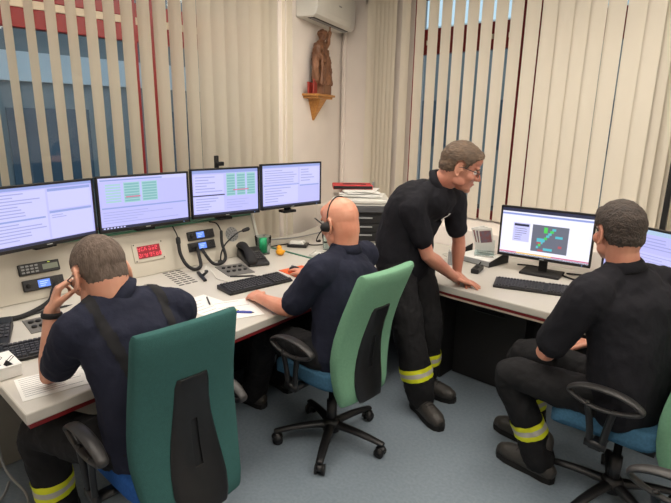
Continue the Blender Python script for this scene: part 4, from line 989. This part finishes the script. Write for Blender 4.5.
def person(label, J):
    loc = V(J['loc']); root = thing('person', label, 'person', loc)
    def put(name, me, parent=root, label=None):
        me.transform(Matrix.Translation(-loc)); o = link(name, me, parent)
        if label: o['label'] = label
        return o
    sk = J['skin']; pel, mid, chest, neck = [V(p) for p in J['spine']]
    HC = V(J['head']); F = nrm(J['F']); U = V(J.get('U', (0, 0, 1))); U = (U-F*U.dot(F)).normalized(); L = U.cross(F)
    sh = {k: V(J['sh'][k]) for k in 'LR'}; el = {k: V(J['el'][k]) for k in 'LR'}; wr = {k: V(J['wr'][k]) for k in 'LR'}
    hip = {k: V(J['hip'][k]) for k in 'LR'}; kn = {k: V(J['kn'][k]) for k in 'LR'}; an = {k: V(J['an'][k]) for k in 'LR'}; ft = {k: nrm(J['ft'][k]) for k in 'LR'}
    latS = (sh['L']-sh['R']).normalized(); latH = (hip['L']-hip['R']).normalized(); latM = (latS+latH).normalized()
    # ---- body
    g = MB(); s = J.get('hs', 1.0)
    P, RH = head_blob(g, HC, L, F, U, s=s)
    hb = P(0, -0.028, -0.07)
    g.tube([neck-(hb-neck)*0.3, neck, neck.lerp(hb, 0.5), hb, P(0, -0.036, -0.035), P(0, -0.034, 0.0)], [0.046, 0.061*s, 0.061*s, 0.062*s, 0.066*s, 0.068*s], n=18, sub=3)
    g.tube([pel, mid, chest, neck.lerp(chest, 0.3)], [(0.14, 0.09), (0.13, 0.085), (0.14, 0.08), (0.09, 0.06)], n=16, lat=[latH, latM, latS, latS], sub=0)
    for k in 'LR':
        d = wr[k]-el[k]; hd = V(J['hd'][k]); pn_ = V(J['pn'][k])
        g.tube([neck.lerp(chest, 0.35), sh[k], sh[k].lerp(el[k], 0.5), el[k], el[k]+d*0.25, el[k]+d*0.7, wr[k]], [0.05, 0.05, 0.046, 0.041, 0.045, 0.034, 0.029], n=14)
        hn = nrm(hd); pp = (pn_-hn*pn_.dot(hn)).normalized(); tt = hn.cross(pp)
        g.tube([el[k]+d*0.8, wr[k], wr[k]+hn*0.02], [(0.033, 0.030), (0.030, 0.024), (0.030, 0.020)], n=12, lat=tt)
        hand(g, wr[k], hd, pn_, k, **J['hand'][k])
        g.tube([pel.lerp(hip[k], 0.7), hip[k], kn[k], an[k]+V((0, 0, 0.05)), an[k]], [0.06, 0.062, 0.05, 0.038, 0.036], n=12)
        g.tube([an[k], an[k]+V((0, 0, -0.04)), an[k]+ft[k]*0.10+V((0, 0, -0.055))], [0.032, 0.028, 0.02], n=10)
    body = g.remesh('body', sk, 0.0042, 3, 0.5)
    # ---- hair
    if 'hair' in J:
        fn, hm, th = J['hair']
        def hf(p):
            q = p-HC; return fn(q.dot(L)/s, q.dot(F)/s, q.dot(U)/s)
        put('hair', shell(body, hf, 'hair', hm, th))
    bodyo = put('body', body)
    # ---- face details
    for k in (-1, 1):
        e = put('eye', MB().ell(P(k*0.031, 0.074, -0.002), (0.0125*s,)*3, RH).mesh('eye', M_eye), bodyo)
        put('iris', MB().ell(P(k*0.031, 0.0835, -0.004), (0.0055*s, 0.0035*s, 0.0055*s), RH).mesh('iris', M_iris), bodyo)
        put('eyebrow', MB().tube([P(k*0.014, 0.093, 0.018), P(k*0.034, 0.090, 0.024), P(k*0.052, 0.074, 0.018)], [0.0035*s, 0.0045*s, 0.003*s], n=8, sub=3).mesh('eyebrow', J.get('brow', M_hair1)), bodyo)
    put('lips', MB().tube([P(-0.022, 0.088, -0.067), P(-0.010, 0.0985, -0.064), P(0, 0.0995, -0.065), P(0.010, 0.0985, -0.064), P(0.022, 0.088, -0.067)], [0.002, 0.0045, 0.0045, 0.0045, 0.002], n=8, sub=2).mesh('lips', M_lip), bodyo)
    # ---- shirt
    w = J.get('w', 1.0)
    g = MB(); up_ = (neck-chest).normalized()
    shc = (sh['L']+sh['R'])/2
    g.tube([pel-(mid-pel).normalized()*0.03, pel.lerp(mid, 0.4), mid, chest, shc.lerp(neck, 0.25), neck.lerp(hb, 0.12)], [(0.185*w, 0.135*w), (0.183*w, 0.138*w), (0.180*w, 0.135*w), (0.192*w, 0.130*w), (0.135*w, 0.098*w), (0.070, 0.068)], n=28, lat=[latH, latH, latM, latS, latS, latS], sub=5)
    for k in 'LR':
        ua = el[k]-sh[k]; e = J.get('sleeve', 0.86); sw = J.get('sw', 1.0)
        g.tube([neck.lerp(shc, 0.25)+(sh[k]-shc)*0.25, neck.lerp(shc, 0.62)+(sh[k]-shc)*0.62, sh[k]+V((0, 0, 0.0)), sh[k]+ua*0.4, sh[k]+ua*e], [0.058, 0.068, 0.074*w, 0.068*w*sw, 0.062*w*sw], n=18, sub=4)
        g.tube([chest+(sh[k]-shc)*0.45, sh[k]+ua*0.1], [0.085*w, 0.072*w], n=16)
        g.tube([sh[k]+ua*(e-0.03), sh[k]+ua*e], [0.062*w*sw, 0.064*w*sw], n=18, cap='flat')
    sm = g.remesh('shirt', J['shirt'], 0.0075, 4, 0.5); fold(sm, 0.014, 9, J.get('seed', 0), (1, 1, 0.7))
    so = put('shirt', sm)
    # collar
    ndir = (hb-neck).normalized(); cc = neck.lerp(hb, J.get('cl', 0.10))
    tl = (F - ndir*F.dot(ndir)).normalized(); ll = ndir.cross(tl)
    vs = []; n = 28; prof = [(0.066, 0.028), (0.070, 0.034), (0.076, 0.026), (0.090, -0.006), (0.084, -0.010), (0.068, 0.0)]
    for r, h in prof:
        for i in range(n):
            a = math.radians(18)+(2*math.pi-math.radians(36))*i/(n-1)
            drop = 0.012*max(0, math.cos(a))**2
            vs.append(cc + tl*r*math.cos(a)*1.02 + ll*r*math.sin(a) + ndir*(h-drop*1.5))
    fs = []; m_ = len(prof)
    for r in range(m_):
        for i in range(n-1): q = (r+1) % m_; fs.append((r*n+i, r*n+i+1, q*n+i+1, q*n+i))
    fs.append(tuple(r*n for r in range(m_))); fs.append(tuple(r*n+n-1 for r in range(m_))[::-1])
    put('collar', MB().add(vs, fs).mesh('collar', J['shirt']), so)
    # ---- trousers
    g = MB()
    sit = J.get('sit', True)
    upv = (mid-pel).normalized()
    g.tube([pel+upv*0.06, pel, pel-upv*0.07], [(0.172*w, 0.125*w), (0.178*w, 0.13*w), (0.16*w, 0.115*w)], n=20, lat=latH)
    for k in 'LR':
        q = J.get('lw', 1.0)
        g.tube([hip[k].lerp(pel, 0.35), hip[k], hip[k].lerp(kn[k], 0.5), kn[k], kn[k].lerp(an[k], 0.4), kn[k].lerp(an[k], 0.8), an[k]+V((0, 0, -0.01))], [0.085*q, 0.092*q, 0.086*q, 0.077*q, 0.076*q, 0.078*q, 0.078], n=18, sub=4)
    tm = g.remesh('trousers', M_trou, 0.008, 4, 0.5); fold(tm, 0.014, 11, J.get('seed', 0)+3, (1, 1, 0.8))
    bands = []
    for k in J.get('bands', 'LR'):
        ax = an[k]-kn[k]; ln = ax.length; c = J.get('band', 0.58)*ln
        bands.append((band_mesh(tm, kn[k], ax, c-0.038, c+0.038, 0.13, 0.004, M_hiviz, 'reflective_band'), band_mesh(tm, kn[k], ax, c-0.013, c+0.013, 0.13, 0.0055, M_silver, 'silver_stripe')))
    to = put('trousers', tm)
    for a, b in bands:
        o = put('reflective_band', a, to, 'yellow reflective band'); put('silver_stripe', b, o) if False else None
        b.transform(Matrix.Translation(-loc)); q = link('silver_stripe', b, to)
    # ---- boots
    for k in 'LR':
        A = an[k]; f = ft[k]; side = V((f.y, -f.x, 0)); z0 = J.get('ground', 0.0)
        g = MB()
        g.tube([A+V((0, 0, 0.10))-f*0.01, A+V((0, 0, 0.02))-f*0.01, V((A.x, A.y, z0+0.065))-f*0.01], [0.054, 0.05, 0.052], n=16)
        B = V((A.x, A.y, z0))
        g.tube([B-f*0.055+V((0, 0, 0.055)), B+f*0.02+V((0, 0, 0.062)), B+f*0.10+V((0, 0, 0.056)), B+f*0.165+V((0, 0, 0.050)), B+f*0.195+V((0, 0, 0.046))], [(0.044, 0.044), (0.047, 0.060), (0.051, 0.052), (0.054, 0.044), (0.042, 0.036)], n=18, lat=side, sub=3)
        bo = put('boot', g.remesh('boot', M_boot, 0.006, 3))
        out = [(-0.095, 0.0), (-0.085, 0.028), (-0.05, 0.040), (0.02, 0.038), (0.09, 0.048), (0.16, 0.052), (0.21, 0.040), (0.232, 0.015), (0.232, -0.015), (0.21, -0.040), (0.16, -0.052), (0.09, -0.048), (0.02, -0.038), (-0.05, -0.040), (-0.085, -0.028)]
        s_ = MB(); pts = [B+f*a+side*b for a, b in out]; s_.extrude([p+V((0, 0, 0.002)) for p in pts][::-1], (0, 0, 0.030)); put('sole', s_.mesh('sole', M_sole, False), bo)
        lc = MB()
        for q in range(5):
            c = B+f*(0.035+0.024*q)+V((0, 0, 0.128-0.007*q)); lc.tube([c-side*0.026-V((0, 0, 0.010)), c, c+side*0.026-V((0, 0, 0.010))], 0.004, n=6)
        put('laces', lc.mesh('laces', M_blackm), bo)
    if J.get('watch'):
        k = J['watch']; d = (wr[k]-el[k]); c = el[k]+d*0.93; t = d.normalized(); a = t.cross(V((0, 1, 0.2))).normalized(); b = t.cross(a)
        q = put('wristwatch', MB().tube([c+(a*math.cos(x)+b*math.sin(x))*0.034 for x in np.linspace(0, 2*math.pi, 17)[:-1]], [(0.004, 0.011)]*16, n=8, lat=[(a*math.cos(x)+b*math.sin(x)) for x in np.linspace(0, 2*math.pi, 17)[:-1]], closed=True).mesh('wristwatch', M_blackm))
    # ---- glasses
    if J.get('glasses'):
        g = MB()
        for k in (-1, 1):
            rim = [P(k*(0.033+0.024*math.cos(a)), 0.104-0.010*abs(math.cos(a)) if k*math.cos(a)*k > 0 else 0.104, -0.004+0.016*math.sin(a)) for a in np.linspace(0, 2*math.pi, 17)[:-1]]
            g.tube(rim, [0.0018]*16, n=6, closed=True)
            g.tube([P(k*0.057, 0.095, 0.004), P(k*0.074, 0.07, 0.006), P(k*0.082, 0.0, 0.006), P(k*0.083, -0.015, 0.0), P(k*0.080, -0.026, -0.02)], [0.0022]*5, n=6)
        g.tube([P(-0.009, 0.105, 0.0), P(0, 0.108, 0.003), P(0.009, 0.105, 0.0)], [0.0018]*3, n=6)
        put('glasses', g.mesh('glasses', M_gunm), root)
    return root, P, dict(L=L, F=F, U=U, loc=loc, put=put, shirt=sm, so=so, RH=RH, neck=neck, latS=latS, sh=sh, chest=chest, root=root)

def sst(a, b, x):
    t = max(0, min(1, (x-a)/(b-a))); return t
def hair_short(l, f, u):
    # short crop: nape line rises in front of the ear to the temples and forehead
    if f < -0.03: line = -0.055 + 0.03*sst(-0.03, -0.10, -f*-1)
    line = np.interp(f, [-0.11, -0.05, -0.02, 0.0, 0.03, 0.05, 0.075, 0.1], [-0.050, -0.042, -0.012, 0.012, 0.020, 0.050, 0.078, 0.095])
    ear = 0.05 if (abs(l) > 0.072 and -0.05 < f < 0.02 and u < 0.028) else 0
    return (u-line-ear)/0.030 + 0.35*noise.noise(V((l, f, u))*120)

# man 1: grey hair, at the console, left
hd = dict(curl=0.8)
r1, P1, d1 = person('man with short grey hair in navy polo leaning forward in the teal chair', dict(
    loc=(-1.72, 0.82, 0), skin=M_skin1, shirt=M_navy, hair=(hair_short, M_hair1, 0.0035), w=1.02, seed=1, sleeve=0.74, cl=0.02, watch='L',
    spine=[(-1.66, 0.82, 0.60), (-1.67, 0.81, 0.78), (-1.72, 0.80, 0.96), (-1.80, 0.785, 1.105)],
    head=(-1.875, 0.755, 1.19), F=(-0.88, -0.05, -0.46), U=(-0.42, 0, 0.9), hs=1.15,
    sh=dict(L=(-1.775, 0.625, 1.03), R=(-1.73, 0.975, 1.03)), el=dict(L=(-1.99, 0.585, 0.79), R=(-1.99, 1.07, 0.80)), wr=dict(L=(-2.02, 0.625, 1.035), R=(-2.19, 0.92, 0.785)),
    hd=dict(L=(-0.02, 0.35, 0.93), R=(-0.8, -0.5, 0.0)), pn=dict(L=(0.25, 0.93, -0.2), R=(0, 0, -1)), hand=dict(L=dict(curl=2.5, thumb=1.3, spread=0.05), R=dict(curl=0.7)),
    hip=dict(L=(-1.68, 0.72, 0.575), R=(-1.68, 0.92, 0.575)), kn=dict(L=(-2.075, 0.545, 0.535), R=(-2.13, 0.98, 0.545)), an=dict(L=(-2.08, 0.58, 0.10), R=(-2.12, 1.0, 0.10)), ft=dict(L=(-1, -0.1, 0), R=(-1, 0.05, 0)), glasses=True, brow=M_hair1))
# man 2: bald with headset
r2, P2, d2 = person('bald man in navy polo wearing a headset in the light green chair', dict(
    loc=(-1.73, 1.86, 0), skin=M_skin2, shirt=M_navy, w=1.08, seed=5, sleeve=0.8, bands='',
    spine=[(-1.66, 1.89, 0.60), (-1.665, 1.90, 0.80), (-1.69, 1.92, 0.98), (-1.71, 1.94, 1.10)],
    head=(-1.755, 1.945, 1.24), F=(-0.97, 0.10, -0.22), U=(-0.15, 0, 1), hs=1.08,
    sh=dict(L=(-1.68, 1.735, 1.03), R=(-1.73, 2.13, 1.03)), el=dict(L=(-1.85, 1.67, 0.805), R=(-2.00, 2.16, 0.83)), wr=dict(L=(-2.12, 1.70, 0.795), R=(-2.30, 2.24, 0.785)),
    hd=dict(L=(-0.97, 0.22, -0.04), R=(-0.95, 0.22, 0.02)), pn=dict(L=(0.05, 0.3, -0.95), R=(0, 0, -1)), hand=dict(L=dict(curl=1.3, thumb=0.9), R=dict(curl=0.7)),
    hip=dict(L=(-1.69, 1.76, 0.575), R=(-1.69, 1.96, 0.575)), kn=dict(L=(-2.16, 1.78, 0.55), R=(-2.16, 2.06, 0.55)), an=dict(L=(-2.34, 1.82, 0.10), R=(-2.36, 2.08, 0.10)), ft=dict(L=(-1, -0.1, 0), R=(-1, 0.1, 0)), brow=M_hair1))
# man 3: standing, leaning on the right desk
def hair_side(l, f, u):
    line = np.interp(f, [-0.11, -0.06, -0.03, -0.005, 0.02, 0.045, 0.065, 0.1], [-0.055, -0.050, -0.030, 0.010, 0.000, 0.040, 0.062, 0.085])
    ear = 0.05 if (abs(l) > 0.074 and -0.045 < f < 0.012 and u < 0.026) else 0
    return (u-line-ear)/0.03 + 0.35*noise.noise(V((l, f, u))*110)
r3, P3, d3 = person('standing man with brown hair and glasses in black polo, both hands on the right desk', dict(
    loc=(-1.70, 2.58, 0), skin=M_skin3, shirt=M_blk, hair=(hair_side, M_hair2, 0.016), w=1.12, lw=1.2, seed=9, sleeve=0.66, sw=0.9, sit=False, band=0.60,
    spine=[(-1.78, 2.575, 0.93), (-1.775, 2.58, 1.10), (-1.705, 2.605, 1.27), (-1.605, 2.63, 1.40)],
    head=(-1.485, 2.67, 1.508), F=(0.76, 0.52, -0.36), U=(0.25, 0.1, 0.95), hs=1.08,
    sh=dict(L=(-1.595, 2.795, 1.285), R=(-1.655, 2.455, 1.27)), el=dict(L=(-1.575, 2.875, 1.02), R=(-1.58, 2.525, 0.99)), wr=dict(L=(-1.585, 2.90, 0.805), R=(-1.52, 2.77, 0.81)),
    hd=dict(L=(0.75, -0.25, -0.28), R=(0.72, 0.66, -0.26)), pn=dict(L=(-0.3, -0.3, -0.9), R=(-0.2, -0.2, -0.95)), hand=dict(L=dict(curl=0.55, spread=0.2), R=dict(curl=0.5, spread=0.22, thumb=0.4)),
    hip=dict(L=(-1.76, 2.68, 0.90), R=(-1.77, 2.48, 0.90)), kn=dict(L=(-1.655, 2.69, 0.50), R=(-1.635, 2.46, 0.50)), an=dict(L=(-1.66, 2.705, 0.11), R=(-1.535, 2.48, 0.11)), ft=dict(L=(1, 0.08, 0), R=(0.91, -0.41, 0)), glasses=True, brow=M_hair2))
# man 4: seated on the right
r4, P4, d4 = person('man with dark brown hair and black polo seated at the right desk', dict(
    loc=(-0.52, 2.40, 0), skin=M_skin3, shirt=M_blk, hair=(hair_side, M_hair3, 0.013), w=1.16, seed=13, band=0.62, sleeve=0.80,
    spine=[(-0.44, 2.42, 0.61), (-0.45, 2.42, 0.80), (-0.48, 2.42, 0.99), (-0.525, 2.41, 1.15)],
    head=(-0.575, 2.43, 1.305), F=(-0.72, 0.68, -0.12), U=(-0.1, 0.05, 1), hs=1.08,
    sh=dict(L=(-0.60, 2.235, 1.055), R=(-0.40, 2.61, 1.055)), el=dict(L=(-0.745, 2.225, 0.75), R=(-0.45, 2.78, 0.80)), wr=dict(L=(-0.80, 2.45, 0.675), R=(-0.68, 2.68, 0.67)),
    hd=dict(L=(-0.4, 0.9, -0.1), R=(-0.9, -0.2, -0.1)), pn=dict(L=(0.1, 0.0, -1), R=(0, 0, -1)), hand=dict(L=dict(curl=0.8), R=dict(curl=0.8)),
    hip=dict(L=(-0.46, 2.32, 0.575), R=(-0.46, 2.52, 0.575)), kn=dict(L=(-0.92, 2.30, 0.55), R=(-0.97, 2.59, 0.55)), an=dict(L=(-0.77, 2.40, 0.11), R=(-0.90, 2.63, 0.11)), ft=dict(L=(-0.99, 0.13, 0), R=(-1, 0.15, 0)), brow=M_hair3))

# headset on man 2
hsP = MB(); a_ = [math.radians(x) for x in range(-90, 91, 15)]
hsP.tube([P2(0.084*math.sin(a)*1.0, -0.004-0.012*math.cos(a), -0.005+0.128*math.cos(a)) for a in a_], [0.0035]*13, n=8)
d2['put']('headband', hsP.mesh('headband', M_blackm))
for k in (1, -1):
    e = d2['put']('earpiece', MB().tube([P2(k*0.084, -0.004, -0.012), P2(k*0.100, -0.004, -0.012)], [0.027, 0.024], n=18).mesh('earpiece', M_blackm))
d2['put']('earpiece_cap', MB().tube([P2(0.103, -0.004, -0.012), P2(0.107, -0.004, -0.012)], [0.014, 0.012], n=14).mesh('earpiece_cap', M_gunm), e)
d2['put']('microphone_boom', MB().tube([P2(0.104, 0.0, -0.014), P2(0.100, 0.05, -0.045), P2(0.075, 0.105, -0.075), P2(0.04, 0.125, -0.08)], [0.0035, 0.003, 0.003, 0.008], n=8, sub=4).mesh('microphone_boom', M_blackm))
d2['put']('antenna_stub', MB().tube([P2(0.102, 0.01, 0.005), P2(0.10, 0.06, 0.035)], [0.004, 0.003], n=8).mesh('antenna_stub', M_blackm))
# braces on man 1: strips of the shirt surface
def strap(src, fn, name, m, off):
    bm = bmesh.new(); bm.from_mesh(src)
    bm.normal_update()
    kill = [f for f in bm.faces if not fn(f.calc_center_median(), f.normal)]
    bmesh.ops.delete(bm, geom=kill, context='FACES')
    for v in bm.verts: v.co += v.normal*off
    me = bpy.data.meshes.new(name); bm.to_mesh(me); bm.free(); me.materials.append(m); me.polygons.foreach_set('use_smooth', [True]*len(me.polygons)); return me
l1 = d1['loc']
for sg in (1, -1):
    def fn(c, n, sg=sg):
        p = c+l1
        if p.z < 0.62: return False
        yc = 0.785+sg*np.interp(p.z, [0.62, 0.85, 1.0, 1.1], [0.02, 0.06, 0.10, 0.115])
        return abs(p.y-yc) < 0.018 and n.x > -0.45 and abs(p.y-0.785) < 0.16
    o = link('brace_strap', strap(d1['shirt'], fn, 'brace_strap', M_strap, 0.003), r1); o['label'] = 'dark brace strap'
# emblem on the standing man's chest
fw = d3['latS'].cross(V((0, 0, 1))); fw = V((1, -0.1, 0)).normalized()
bmv = d3['shirt']
def emblem():
    cx = V((-1.545, 2.66, 1.20)); best = None
    # nearest shirt vertex facing forward at the left chest
    tgt = V((-1.53, 2.66, 1.175))-d3['loc']
    v = min(bmv.vertices, key=lambda q: (q.co-tgt).length)
    n = v.normal.copy(); c = v.co + n*0.006
    t = (V((0, 0, 1))-n*n.z).normalized(); s_ = t.cross(n)
    pts = [(-0.010, 0.034), (0.012, 0.030), (0.018, 0.014), (0.004, 0.004), (-0.012, -0.004), (-0.014, -0.02), (0.0, -0.03), (0.014, -0.036)]
    mb = MB().tube([c+s_*a+t*b for a, b in pts], [(0.005, 0.002)]*8, n=8, lat=s_, sub=3)
    o = link('chest_emblem', mb.mesh('chest_emblem', M_paper), d3['root']); o['label'] = 'white chest emblem'
emblem()
